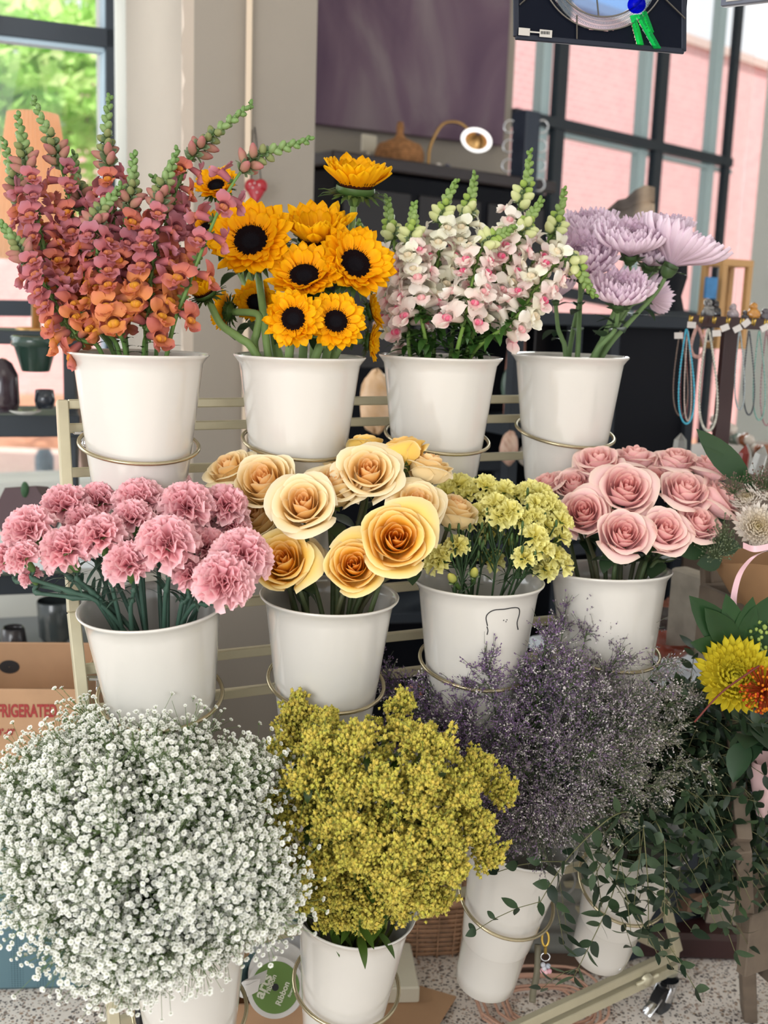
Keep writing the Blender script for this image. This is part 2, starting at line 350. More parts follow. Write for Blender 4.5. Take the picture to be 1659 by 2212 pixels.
for y0, y1 in ((1850, 1735), (2105, 1830)): rbar('crossbar', [PB.at(215, y0), PB.at(1430, y1)], .016, .012)
for py, q in ((935, PT), (1465, PM)):                                # folding hinges with wing nuts
    x_ = 172 if py < 1000 else 203
    m_ = MB(); A = q.at(x_-14, py, .012); B = q.at(x_+28, py, .012); m_.bar(A, B, .016, .004); m_.build('hinge_plate', chrome, rack, False)
    m_ = MB(); c = q.at(x_+12, py+12, .012); m_.tube([c+Z3*.012, c-Z3*.004], .006, 10); m_.ell(c-Z3*.008, .0065, col=(1, 1, 1)); m_.build('wing_nut', chrome, rack)
cr = ATH(1462, 2058, .115); vx = nrm(ATH(1130, 2212, .115)-cr)
fl = cr+vx*1.12; cr2 = cr-Z3*.032; fl2 = fl-Z3*.032
rbar('base_rail', [cr, fl], .02, .016); rbar('base_rail', [cr2, fl2], .02, .016)
bk = cr+np.array([-.30, .27, -.0]); rbar('base_rail', [cr, bk], .018, .016); rbar('base_rail', [bk, bk+vx*1.0], .018, .016)
rbar('side_post', [cr+Z3*.006, PB.at(1433, 1940)], .018, .018); rbar('side_post', [bk, PB.at(1433, 1940)+[-.02, .03, .0]], .014, .014)
m_ = MB(); q = cr+vx*.10-Z3*.016; m_.tube([q+NF*.012, q+NF*.02], .012, 10); m_.tube([q+NF*.015-vx*.03, q+NF*.015+vx*.03], .004, 8); m_.build('hinge_pin', gold, rack)
def caster(P):
    m_ = MB(); m_.tube([P+Z3*0, P-Z3*.012], .017, 14); m_.tube([P-Z3*.012, P-Z3*.02], .022, 14)
    d = nrm([-.6, -.5, 0]); s_ = np.cross(d, Z3)
    for k in (-1, 1): m_.bar(P-Z3*.02+s_*k*.016, P-Z3*.052+s_*k*.016+d*.018, .022, .003, hint=tuple(s_))
    f_ = m_.build('caster', chrome, rack)
    c = P-Z3*.054+d*.018; m_ = MB(); m_.tube([c-s_*.0105, c+s_*.0105], .026, 20); o_ = m_.build('wheel', rubber, f_)
    m_ = MB(); m_.bar(c+d*.012+Z3*.012, c+d*.05-Z3*.012, .024, .003, hint=(0, 0, 1)); m_.build('brake_lever', chrome, f_)
caster(cr2+vx*.02-Z3*.006); caster(fl2-vx*.04-Z3*.006)
# ---------------------------------------------------------------- buckets
HB = .33
prof = [(.0, .004), (.050, .004), (.0565, 0), (.0605, .004), (.0625, .03), (.0665, .098), (.0685, .102), (.0695, .106), (.082, .2), (.0955, .306), (.0975, .318), (.1035, .326), (.1062, .329), (.1068, .3315), (.1048, .3325),
        (.1005, .3285), (.0955, .32), (.093, .3), (.080, .2), (.0655, .1), (.055, .012), (.0, .01)]
BD = [('top', 300, 764, 1.69, 0, .0), ('top', 648, 770, 1.79, 0, 0), ('top', 952, 771, 1.905, 0, 0), ('top', 1231, 769, 2.02, 0, 0),
      ('mid', 328, 1308, 1.60, 3, .10), ('mid', 712, 1286, 1.70, 2, .0), ('mid', 1034, 1254, 1.80, 0, .0), ('mid', 1316, 1232, 1.905, -4, 0),
      ('low', 405, 2005, 1.62, 4, .05), ('low', 768, 1962, 1.70, 8, -.02), ('low', 1130, 1800, 1.86, 14, -.03), ('low', 1388, 1790, 1.95, 20, .04)]
BL = ['white metal bucket of orange-pink snapdragons, leftmost on the top tier', 'white metal bucket of sunflowers on the top tier of the rack', 'white metal bucket of white and pink snapdragons on the top tier', 'scuffed white bucket of lilac chrysanthemums, rightmost on the top tier',
      'white bucket of pink carnations, leftmost on the middle tier', 'white bucket of apricot-yellow roses on the middle tier', 'white bucket with a black outline drawing, holding small yellow carnations', 'white bucket of pink roses, rightmost on the middle tier',
      'white bucket under the cloud of baby\'s breath, lowest left of the rack', 'white bucket of goldenrod on the bottom tier, beside the ribbon spools', 'tall white bucket of purple-grey sea lavender on the bottom tier', 'tilted white bucket of trailing eucalyptus by the right caster']
BK = []
bm_body = None
for i, (row, px, py, z, lean, sx) in enumerate(BD):
    rim = AT(px, py, z); t = math.radians(lean)
    ax = nrm(Z3*math.cos(t)+NF*math.sin(t)-X*sx)
    base = rim-ax*HB; Rm = frame(ax, 0, tuple(NF)); BK.append((rim, ax, base, Rm))
    th_ = thing('flower_bucket', BL[i], 'bucket', base, 'white metal flower buckets on the rack')
    if bm_body is None: bm_body = MB().lathe(prof, 64).mesh('bucket', white)
    inst('bucket_body', bm_body, th_, base, Rm@np.diag([.88, .88, 1.]) if row == 'low' else Rm)
    # ring of the rack
    rc = rim-ax*.138; tl = math.radians(12); ra = nrm(ax*math.cos(tl)+NF*math.sin(tl)); 
    F = frame(ra, 0, tuple(NF)); a_ = np.linspace(0, 2*math.pi, 49)[:-1]
    rg = .0835 if row == 'low' else .0905; P = np.array([rc+F@np.array([rg*math.cos(q), rg*math.sin(q), 0]) for q in np.linspace(0, 2*math.pi, 49)])
    m_ = MB(); m_.tube(P, .0032, 8, cap=False); pb = rc-NF*.09
    m_.bar(pb, pb-NF*.03, .012, .006); m_.build('bucket_ring', goldr, rack)
    if i == 6:                                                      # outline drawing
        pts = [(1053, 1352), (1050, 1335), (1055, 1325), (1068, 1318), (1090, 1316), (1108, 1313), (1120, 1314), (1122, 1325), (1117, 1345), (1119, 1360)]
        def onb(px, py):
            d = ray(px, py); 
            tt = 1.5
            for k in range(900):
                q = CP+d*tt; h = (q-base)@ax; rr_ = np.linalg.norm(q-base-ax*h); rb = .0697+(h-.106)*(.0955-.0697)/.2
                if rr_ < rb+.0006: break
                tt += .0006
            return q
        m_ = MB(); m_.tube(catmull([onb(*p) for p in pts], 6), .0009, 5); m_.tube(catmull([onb(*p) for p in ((1052, 1354), (1054, 1362), (1052, 1371))], 3), .0008, 5)
        for p in ((1088, 1340), (1095, 1339), (1093, 1343)): m_.ell(onb(*p), .001, n=5, mth=4)
        m_.build('outline_drawing', rubber, th_)
# ---------------------------------------------------------------- flower templates (local z = facing, base at origin)
def lerp(a, b, t): return np.asarray(a, float)*(1-t)+np.asarray(b, float)*t
def make_rose(seed, inner, mid, outer, edge, opn=1.):
    R_ = random.Random(seed); m_ = MB(); N = 26
    for i in range(N):
        t = i/(N-1); a0 = i*2.399+R_.uniform(-.2, .2); span = 2.9*(1-t)+2.0*t; Rt = .0035+.0385*t**1.05; h = (.050+.006*math.sin(t*3))*(1-.12*t)
        curl = max(0, t-.3)*1.15*R_.uniform(.5, 1.35)*opn; U = np.linspace(-1, 1, 11); V = np.linspace(0, 1, 10); P = np.zeros((10, 11, 3)); Cc = np.zeros((10, 11, 3)); ph = R_.uniform(0, 6)
        for iv, v in enumerate(V):
            for iu, u in enumerate(U):
                hh = h*(1-.42*abs(u)**3.0+.05*(1-abs(u))) 
                bulge = math.sin(min(1, v*1.25+.12)*math.pi/2)**.8; wv = math.sin(min(1., v*1.6+.25)*math.pi/2)
                r = Rt*(.16+.84*bulge) + .0022*u*(1-t)
                z = hh*v
                if v > .6:
                    q = (v-.6)/.4; cu = curl*(1.05-.55*abs(u)**1.5); r += .020*cu*q**1.6; z -= .017*cu*q**2.4
                    r += .0011*math.sin(u*5+ph)*q*(.3+t)*1.5; z += .0012*math.sin(u*4+ph*2)*q
                a = a0+u*span/2*wv
                P[iv, iu] = (r*math.cos(a), r*math.sin(a), z-.002*t)
                c = lerp(inner, mid, min(1, t*1.8)) if t < .5 else lerp(mid, outer, (t-.5)*2)
                c = lerp(c, edge, (max(0, v-.72)/.28)**1.5*.75*(.35+.65*t)+.35*abs(u)**4*t*v); Cc[iv, iu] = c
        m_.grid(P, Cc)
    return m_
def make_calyx(n=5, L=.022, r=.008, col=C_(92, 120, 66), drop=.55):
    m_ = MB(); m_.lathe([(.0025, -.014), (.006*r/.008, -.010), (r, -.003), (r*.95, .004)], 10, col=col)
    for k in range(n):
        a = k*2*math.pi/n; V = np.linspace(0, 1, 5); P = []
        for v in V: 
            w_ = .0055*math.sin(math.pi*min(1, v*.9+.12))*(1-v*.6)*r/.008; rr_ = r*.8+L*v*math.sin(drop+v*.5); zz = -.001-L*v*math.cos(drop+v)*(.4)
            P.append([(rr_*math.cos(a)+s_*w_*-math.sin(a), rr_*math.sin(a)+s_*w_*math.cos(a), zz) for s_ in (-1, 0, 1)])
        m_.grid(np.array(P), col)
    return m_
def make_carn(seed, c_in, c_out, R=.042, N=44, wide=1.):
    R_ = random.Random(seed); m_ = MB()
    for i in range(N):
        t = (i+.5)/N; a0 = i*2.399+R_.uniform(-.25, .25); pol = (.12+1.5*t**.85)+R_.uniform(-.12, .12); L = R*(1.02-.12*abs(t-.6))*R_.uniform(.88, 1.06)*(.88+.12*t)
        d = np.array([math.sin(pol)*math.cos(a0), math.sin(pol)*math.sin(a0), math.cos(pol)*.82]); F = frame(d, R_.uniform(-.5, .5))
        W = R*.50*wide*R_.uniform(.8, 1.2); k = R_.choice((2, 3, 3)); ph = R_.uniform(0, 6); nu = 15; nv = 6
        U = np.linspace(-1, 1, nu); P = np.zeros((nv, nu, 3)); Cc = np.zeros((nv, nu, 3))
        for iv in range(nv):
            v = iv/(nv-1); wv = W*(.08+.92*v**1.4)
            for iu, u in enumerate(U):
                ruff = R*.13*math.sin(u*k*2.6+ph)*max(0, v-.3)**1.1*1.8; ser = (R*.045 if iu % 2 else -.01*R)*(v > .95)
                l = L*v*(1-.16*u*u*v)+ser; droop = R*.22*v*v*max(0, t-.45)*1.5
                P[iv, iu] = F@np.array([u*wv, ruff, l])-np.array([0, 0, droop]); Cc[iv, iu] = lerp(c_in, c_out, min(1, v*.75+.25*t)) * (1+.06*math.sin(ph+i))
        m_.grid(P, Cc)
    return m_
def make_sun(seed, cup=.3, rufl=0., R=.064, disc=.028):
    R_ = random.Random(seed); m_ = MB()
    for lay, n, sc in ((0, 22, 1.), (1, 20, .9), (2, 13, .68)):
        for i in range(n):
            a = 2*math.pi*(i+.5*lay)/n+R_.uniform(-.09, .09); L = (R-disc*.75)*sc*R_.uniform(.85, 1.12); W = .0115*R_.uniform(.8, 1.15); el = cup+R_.uniform(-.16, .16)+lay*.22; tw = R_.uniform(-.3, .3); cv = R_.uniform(-.2, .5)*(1 if cup < .9 else .2)
            if rufl: cv = R_.uniform(-1.2, 1.6); tw *= 3
            nv = 8; P = np.zeros((nv, 5, 3)); Cc = np.zeros((nv, 5, 3)); r = disc*.86; z = .004+lay*.0015; ang = el
            for iv in range(nv):
                v = iv/(nv-1); w_ = W*(.45+1.0*v)*(1-v**3.2)**.8 if v < 1 else .0003
                if iv: ang = el+cv*(v-.3)*1.2; r += L/(nv-1)*math.cos(ang); z += L/(nv-1)*math.sin(ang)
                for iu, u in enumerate((-1, -.5, 0, .5, 1)):
                    tt = tw*v; dz = .0030*abs(u)*(1-v)+.0012*math.cos(u*math.pi*2)
                    off = u*w_*math.cos(tt); dz += u*w_*math.sin(tt)
                    P[iv, iu] = (r*math.cos(a)-off*math.sin(a)-dz*math.sin(ang)*math.cos(a), r*math.sin(a)+off*math.cos(a)-dz*math.sin(ang)*math.sin(a), z+dz*math.cos(ang))
                    Cc[iv, iu] = lerp(lerp(C_(248, 156, 0), C_(255, 198, 14), min(1, v*1.3)), C_(240, 150, 2), .3*(abs(u) < .2)+.25*R_.random())
            m_.grid(P, Cc)
    return m_
def make_sundisc(disc=.028):
    m_ = MB(); m_.lathe([(0.0001, .0045), (disc*.35, .005), (disc*.5, .0085), (disc*.78, .0105), (disc*.88, .007), (disc*.84, .003), (disc*.6, -.004)], 36, col=np.array([C_(24, 22, 26)]*2+[C_(20, 12, 14)]*2+[C_(52, 22, 12)]*3))
    R_ = random.Random(5)
    for k in range(260):
        r = disc*math.sqrt(k/260.); a = k*2.399; h = .006+.0045*math.sin(min(1, r/disc*1.2)*math.pi*.5)
        c = C_(30, 27, 30) if r < disc*.45 else (C_(26, 15, 15) if r < disc*.86 else C_(62, 30, 14)); d = nrm([math.cos(a)*r*25, math.sin(a)*r*25, 1])
        F = frame(d); L = .0022+.0035*(r/disc)**3; w_ = .00085
        m_.add(np.array([F@v+[r*math.cos(a), r*math.sin(a), h-.001] for v in np.array([(w_, 0, 0), (-w_*.5, w_*.87, 0), (-w_*.5, -w_*.87, 0), (0, 0, L)])]), None, [(0, 1, 3), (1, 2, 3), (2, 0, 3)], c)
    return m_
def make_sunback(disc=.028, R=.064):
    m_ = MB(); m_.lathe([(.007, -.026), (.010, -.019), (disc*.7, -.013), (disc*.98, -.004), (disc*.95, .003)], 20, col=C_(70, 98, 44)); R_ = random.Random(9)
    for lay in (0, 1):
        for i in range(15):
            a = 2*math.pi*(i+.5*lay)/15; L = .030*R_.uniform(.8, 1.2); P = []
            for iv in range(5):
                v = iv/4; w_ = .0065*(1-v**1.5)*(.7+.6*v)+.0002; ang = .25+lay*.3-.5*v+R_.uniform(-.1, .1); r = disc*.75+L*v*math.cos(ang); z = -.009+L*v*math.sin(ang)*.9
                P.append([(r*math.cos(a)-u*w_*math.sin(a), r*math.sin(a)+u*w_*math.cos(a), z-.001*abs(u)) for u in (-1, 0, 1)])
            m_.grid(np.array(P), lerp(C_(44, 66, 34), C_(76, 104, 50), R_.random()))
    return m_
def make_mum(seed, R=.07, c1=C_(236, 202, 222), c2=C_(255, 238, 250), c0=C_(200, 146, 178), flat=0.):
    R_ = random.Random(seed); m_ = MB()
    for lay in range(8):
        t = lay/7; n = int(10+25*t); 
        for i in range(n):
            a = 2*math.pi*(i+R_.random()*.5+.5*(lay % 2))/n; L = R*(.33+.75*t)*R_.uniform(.9, 1.08); el0 = (1.52-.72*t)*(1-flat*.8)+R_.uniform(-.07, .07); W = R*.076*(1+.25*t); nv = 8
            P = np.zeros((nv, 5, 3)); Cc = np.zeros((nv, 5, 3)); r = R*.05*t; z = 0.; 
            for iv in range(nv):
                v = iv/(nv-1); ang = el0-.35*t*math.sin(v*3.1)+(1-t)*.9*v*v+.35*t*v*v*v
                if iv: r += L/(nv-1)*math.cos(ang); z += L/(nv-1)*math.sin(ang)
                w_ = W*(.45+.75*v)*(1-v**6)**.6+.0002
                for iu, u in enumerate((-1, -.5, 0, .5, 1)):
                    dz = W*.55*u*u+W*.14*math.cos(u*6.28)
                    P[iv, iu] = (r*math.cos(a)-u*w_*math.sin(a)-dz*math.sin(ang)*math.cos(a), r*math.sin(a)+u*w_*math.cos(a)-dz*math.sin(ang)*math.sin(a), z+dz*math.cos(ang))
                    Cc[iv, iu] = lerp(lerp(c0, c1, t), c2, v*.8*(.4+.6*t)+.1*abs(u))
            m_.grid(P, Cc)
    return m_
def lobe(m_, o, d, L, W, col, col2, bend=.6, n=5, ph=0., hint=(0, 0, 1)):
    F = frame(d, 0, hint); P = []; Cc = []; y = 0; zz = 0
    for iv in range(n):
        v = iv/(n-1); ang = bend*v
        if iv: zz += L/(n-1)*math.cos(ang); y += L/(n-1)*math.sin(ang)
        w_ = W*math.sin(math.pi*(.18+.70*v))**.7
        P.append([F@np.array([u*w_, y+.22*W*math.sin(u*5+ph)*v, zz*(1-.18*u*u*v)])+o for u in (-1, -.5, 0, .5, 1)]); Cc.append(lerp(col, col2, v))
    m_.grid(np.array(P), np.array(Cc))
def make_snap(seed, tube, lip, lip2, pal, s=1.):                       # z outwards from the stem, y up
    R_ = random.Random(seed); m_ = MB(); r = lambda a, b: R_.uniform(a, b)
    ring = []; Cc = []
    for k, (zz, rx, ry, oy) in enumerate(((0, .002, .002, 0), (.004, .0048, .0045, 0), (.012, .0062, .0056, .0008), (.019, .0078, .0062, .001), (.023, .0085, .0068, .0015))):
        ring.append([(rx*math.cos(a), ry*math.sin(a)+oy, zz) for a in np.arange(10)*math.pi/5]); Cc.append(lerp(tube, lip, k/4))
    m_.grid(np.array(ring), np.array(Cc), True)
    for sx in (-1, 1): lobe(m_, (sx*.0035, .006, .020), (sx*r(.25, .5), .95, r(.1, .5)), .0185, .0108, lip, lip2, -r(.4, 1.6), 6, r(0, 6), (0, 0, 1))
    m_.ell((0, -.0015, .0235), (.0070, .0050, .0056), n=10, mth=7, col=lerp(pal, lip, .35))
    for sx in (-1, 1): m_.ell((sx*.0030, -.0015, .0250), (.0034, .0040, .0044), n=8, mth=6, col=pal)
    for sx in (-1, 0, 1): lobe(m_, (sx*.004, -.0050, .024), (sx*.75, -.75+.1*abs(sx), .45), .0155, .0092, lerp(lip, pal, .35), lip2, r(.3, 1.3), 6, r(0, 6), (0, 0, 1))
    for k in range(5): a = k*1.2566; lobe(m_, (.002*math.cos(a), .002*math.sin(a), -.0005), (math.cos(a)*.8, math.sin(a)*.8, .8), .0075, .0026, C_(86, 112, 62), C_(110, 138, 80), -.4, 4)
    V, Q, T, C = m_.arr(); m2 = MB(); m2.add(V*s, Q, T, C); return m2
def make_bud(L, r, base, tip, cal=C_(96, 124, 70)):
    m_ = MB(); prof_ = [(.0006, 0), (r*.75, L*.15), (r, L*.4), (r*.85, L*.7), (r*.4, L*.93), (.0004, L)]
    V = []; Cc = []
    for k, (q, z) in enumerate(prof_): V.append([(q*math.cos(a), q*math.sin(a)+.12*L*(z/L)**2, z) for a in np.arange(8)*math.pi/4]); Cc.append(lerp(base, tip, k/5))
    m_.grid(np.array(V), np.array(Cc), True)
    for k in range(4): a = k*1.57; lobe(m_, (.0015*math.cos(a), .0015*math.sin(a), -.0005), (math.cos(a)*.5, math.sin(a)*.5, .9), L*.55, r*.62, cal, lerp(cal, (1, 1, 1), .15), -.5, 4)
    return m_
def leaf(m_, o, d, L, W, col, bend=.5, spin=0., fold=.25, n=7, hint=(0, 0, 1)):
    F = frame(d, spin, hint); P = []; y = zz = 0
    for iv in range(n):
        v = iv/(n-1); ang = bend*v
        if iv: zz += L/(n-1)*math.cos(ang); y -= L/(n-1)*math.sin(ang)
        w_ = W*math.sin(math.pi*v**.8)**.85+.0003
        P.append([F@np.array([u*w_, y+fold*abs(u)*w_, zz])+o for u in (-1, 0, 1)])
    m_.grid(np.array(P), np.asarray(col)*rnd.uniform(.8, 1.2))
# ---------------------------------------------------------------- stems
def stem_pts(b, head, d, back=.05, spread=.75, hidden=.16):
    rim, ax, base, Rm = BK[b]; v = head-rim; v = v-ax*(v@ax); r = min(np.linalg.norm(v)*spread, .078)*rnd.uniform(.75, 1.)
    rp = rim+nrm(v+1e-6)*r+ax*rnd.uniform(-.002, .004)+X*rnd.uniform(-.012, .012); dv = rp-rim; dv -= ax*(dv@ax)
    if np.linalg.norm(dv) > .082: rp = rim+nrm(dv)*.082
    b0 = rp-nrm(lerp(nrm(head-rp), ax, .45))*hidden*.9; b0 = b0-((b0-rim)-ax*((b0-rim)@ax))*.25
    return catmull([b0, rp, lerp(rp, head-d*back, .5)+ax*.004, head-d*back, head], 5)
GREEN = {'snap': C_(104, 140, 74), 'sun': C_(128, 156, 92), 'carn': C_(64, 92, 78), 'rose': C_(74, 92, 56), 'mini': C_(50, 74, 44), 'mum': C_(106, 134, 84), 'gold': C_(96, 120, 40)}
# ------------------------- snapdragons
def bt(*a, **k): return None
S_or = [make_snap(i, C_(178, 108, 120), c1, c2, pl_).mesh('floret', petal) for i, (c1, c2, pl_) in enumerate(((C_(196, 112, 114), C_(192, 128, 142), C_(204, 126, 84)), (C_(208, 120, 94), C_(204, 120, 116), C_(216, 144, 54)), (C_(222, 146, 86), C_(220, 134, 102), C_(222, 158, 52)), (C_(178, 104, 114), C_(188, 130, 144), C_(188, 110, 102))))]
S_wh = [make_snap(i+9, C_(236, 226, 206), c1, c2, p).mesh('floret', petal) for i, (c1, c2, p) in enumerate(((C_(248, 240, 230), C_(250, 244, 236), C_(244, 176, 180)), (C_(246, 226, 218), C_(250, 238, 228), C_(240, 120, 150)), (C_(246, 244, 222), C_(248, 246, 232), C_(240, 222, 190)), (C_(246, 222, 218), C_(250, 236, 230), C_(236, 98, 138))))]
B_or = [make_bud(.020, .0052, C_(176, 150, 112), C_(188, 112, 120)).mesh('bud', petal), make_bud(.013, .0048, C_(134, 152, 94), C_(150, 150, 104)).mesh('bud', petal)]
B_wh = [make_bud(.018, .0062, C_(206, 216, 140), C_(230, 232, 180)).mesh('bud', petal), make_bud(.012, .0050, C_(146, 176, 84), C_(176, 198, 104)).mesh('bud', petal)]
def snapdragon(b, pts, z, label, F, B, grp, nfl, col, leafy=False, s=1., topbuds=20):
    W = [AT(p[0], p[1], z+(p[2] if len(p) > 2 else 0)) for p in pts]                # tip ... low
    rim, ax, base, Rm = BK[b]; low = W[-1]; v = low-rim; v -= ax*(v@ax); rp = rim+v*min(1, .075/np.linalg.norm(v))*rnd.uniform(.55, .9)
    path = catmull([rim-ax*.16+(rp-rim)*.3, rp]+W[::-1], 10)
    t = thing('snapdragon_stem', label, 'flower', path[0], grp)
    m_ = MB(); n = len(path); m_.tube(path, np.linspace(.0042, .0014, n)*s, 7, col)
    st = m_.build('stem', stemm, t)
    i0 = 20-2; seg = path[i0:]; dl = np.linalg.norm(np.diff(seg, axis=0), axis=1); cl = np.concatenate([[0], np.cumsum(dl)]); Ltot = cl[-1]
    tot = nfl+topbuds; a = rnd.random()*6; tip = MB()
    for k in range(tot):
        u = (k+.5)/tot
        f_ = u*.66/(nfl/tot) if k < nfl else .66+.34*(k-nfl)/topbuds
        if k < nfl: f_ = .66*k/nfl
        q = f_*Ltot; i = min(np.searchsorted(cl, q), len(seg)-1); i = max(i, 1); P = lerp(seg[i-1], seg[i], (q-cl[i-1])/max(1e-6, dl[i-1])); T = nrm(seg[i]-seg[i-1])
        a += 2.2+rnd.uniform(-.3, .3); Fm = frame(T); side = Fm@np.array([math.cos(a), math.sin(a), 0])
        if k < nfl:
            d = nrm(side+T*rnd.uniform(-.05, .3)-Z3*.12+camdir(0, 0, 1)*.25); sc = s*(1.18-.35*k/nfl)*rnd.uniform(.9, 1.12); j = min(len(F)-1, int(rnd.random()*4)) if k > nfl*.35 else rnd.choice((1, 2, 1, 0, 3) if F is S_or else (0, 1, 3, 2))
            if F is S_or: j = rnd.choice((1, 2, 2)) if k < nfl*.4 else rnd.choice((0, 1, 0, 3))
            R_ = frame(d, 0, tuple(T)); inst('floret', F[j], t, P+side*.003, R_, sc)
        elif k < nfl+topbuds*.45:
            d = nrm(side+T*.8); inst('flower_bud', B[0 if k < nfl+topbuds*.25 else 1], t, P+side*.002, frame(d, 0, tuple(-T)), s*(1.3-.3*(k-nfl)/topbuds))
        else:
            g = (k-nfl-topbuds*.45)/(topbuds*.55); d = nrm(side*(1-.5*g)+T*.9); r = .0062*(1-.5*g)*s
            tip.ell(P+d*.005, (r*.95, r*.95, r*1.5), frame(d), 7, 5, lerp(lerp(col, (1, 1, .6), .12), col, g)); leaf(tip, P, side*.8+T*.4, .010*s*(1-.4*g), .0028*s, np.array(col)*.85, .4, n=4)
    tip.build('bud_tip', leafm, t)
    if leafy:
        m_ = MB()
        for k in range(38):
            i = rnd.randint(8, 22); P = path[i]; a = rnd.random()*6.28; leaf(m_, P, (math.cos(a), math.sin(a), rnd.uniform(-.2, .9)), rnd.uniform(.026, .046), .0065, C_(62, 100, 42), rnd.uniform(.3, 1.6), n=6)
        m_.build('leaves', leafm, t)
    else:
        m_ = MB()
        for k in range(5):
            i = rnd.randint(9, 15); a = rnd.random()*6.28; leaf(m_, path[i], (math.cos(a), math.sin(a), .8), .022, .003, C_(70, 100, 60), .8, n=5)
        m_.build('leaves', leafm, t)
OR = [([(38, 243), (62, 380), (120, 600)], .0, 18, 'tall orange-pink snapdragon with a dark green tip, at the left edge of the photo'),
 ([(70, 208), (135, 372), (195, 640)], .03, 20, 'orange-pink snapdragon whose thin green tip rises before the orange lampshade'),
 ([(236, 204), (232, 330), (262, 640)], .0, 20, 'orange-pink snapdragon with the straight tallest tip before the dark window frame'),
 ([(546, 222), (400, 365), (322, 650)], -.02, 20, 'orange-pink snapdragon with a long green tip leaning right past the column edge'),
 ([(674, 298), (520, 372), (398, 640)], -.06, 9, 'snapdragon leaning furthest right, its thin green tip nearly horizontal'),
 ([(290, 328), (280, 440), (232, 690)], -.05, 18, 'shorter snapdragon with a knobbly green tip in the middle of the bunch'),
 ([(384, 322), (345, 440), (318, 700)], -.06, 19, 'snapdragon with orange lower florets hanging just above the bucket rim'),
 ([(2, 480), (70, 575), (165, 725)], -.05, 17, 'snapdragon leaning far left with its lowest florets beside the bucket'),
 ([(160, 330), (175, 450), (215, 660)], .05, 18, 'snapdragon with a short bent green tip behind the others on the left'),
 ([(8, 300), (50, 450), (140, 650)], .05, 18, 'snapdragon partly cut off by the left edge, below the dark green tip'),
 ([(330, 380), (390, 470), (345, 640)], .04, 15, 'snapdragon with broad orange florets beside the half-closed sunflower'),
 ([(262, 400), (205, 500), (252, 700)], -.07, 17, 'short front snapdragon with amber lower lips over the bucket centre')]
for pts, dz, n, lb in OR: snapdragon(0, pts, 1.70+dz, lb, S_or, B_or, 'orange-pink snapdragons in the top left bucket', n+2, GREEN['snap'], s=1.04, topbuds=24)
WH = [([(836, 425), (850, 520), (880, 690)], 0, 11, 'white snapdragon with a green budded tip beside the top sunflower'),
 ([(895, 440), (890, 540), (905, 660)], -.05, 12, 'white snapdragon with a knobbly bud cluster facing the viewer'),
 ([(985, 390), (955, 470), (940, 650)], 0, 12, 'white snapdragon with a green tip leaning right before the black cabinet'),
 ([(1026, 375), (1008, 480), (985, 640)], .03, 12, 'white snapdragon with an upright narrow green tip, middle of the bunch'),
 ([(1146, 325), (1125, 440), (1035, 650)], .02, 16, 'tallest white snapdragon with a dark green spire before the window'),
 ([(1170, 430), (1130, 500), (1060, 640)], -.03, 14, 'white snapdragon with lime buds beside the lilac chrysanthemums'),
 ([(1220, 408), (1190, 510), (1090, 660)], .05, 13, 'white snapdragon with a small dark tip standing over the lilac blooms'),
 ([(1110, 490), (1040, 540), (1010, 670)], -.08, 12, 'white snapdragon with round lime-green buds pointing right at the viewer'),
 ([(1285, 640), (1215, 560), (1110, 690)], -.06, 11, 'drooping white and rose snapdragon with a green tip over the chrysanthemums'),
 ([(775, 480), (810, 560), (860, 700)], .06, 9, 'white snapdragon leaning left behind the sunflowers')]
for pts, dz, n, lb in WH: snapdragon(2, pts, 1.90+dz, lb, S_wh, B_wh, 'white and pink snapdragons in the top tier bucket', n+6, C_(118, 152, 70), True, 1.08, 22)
# ------------------------- sunflowers
SUNM = {c: make_sun(i+1, c).mesh('petals', petal) for i, c in enumerate((.1, .35, .8, 1.15))}
SUNM['r'] = make_sun(11, .2, 1.).mesh('petals', petal); SUND = make_sundisc(.030).mesh('disc', discm); SUNB = make_sunback(.0305).mesh('bracts', leafm)
SF = [(768, 394, .04, 86, (.12, .9, .42), .8, 'tallest sunflower, cup shaped, standing alone above the others'),
 (543, 525, -.02, 88, (-.02, .3, 1), .35, 'large open sunflower with a dark disc, upper left of the bunch'),
 (686, 505, .02, 90, (0, .8, .6), .8, 'sunflower seen from the side with green bracts, top middle of the bunch'),
 (764, 575, -.02, 82, (.35, .3, .85), .35, 'open sunflower turned right, above the netted green back'),
 (658, 602, -.04, 78, (-.02, .55, .85), .35, 'sunflower with upright petals above the smallest front bloom'),
 (634, 690, -.10, 62, (0, .02, 1), 'r', 'round sunflower with short ruffled petals and a big dark disc, lowest front'),
 (724, 697, -.08, 62, (.2, .22, .95), .1, 'sunflower tilted right just above the bucket rim'),
 (437, 622, -.04, 52, (-.35, .75, .55), 1.15, 'half closed sunflower on the far left of the bunch'),
 (492, 672, .04, 42, (-.85, .15, -.3), .35, 'small sunflower facing away behind the stems on the left'),
 (468, 405, .12, 46, (-.1, .5, .8), .35, 'sunflower glimpsed behind the orange snapdragons, higher one'),
 (446, 500, .14, 46, (-.5, .3, .8), .1, 'sunflower glimpsed behind the orange snapdragons, lower one'),
 (800, 672, .07, 40, (.85, .2, .1), .35, 'small sunflower facing right beside the white snapdragons'),
 (797, 738, .06, 40, (.9, -.1, .1), .35, 'sunflower facing right, touching the bucket rim'),
 (552, 655, .06, 46, (.1, .1, .9), .35, 'sunflower in shade between the thick green stems')]
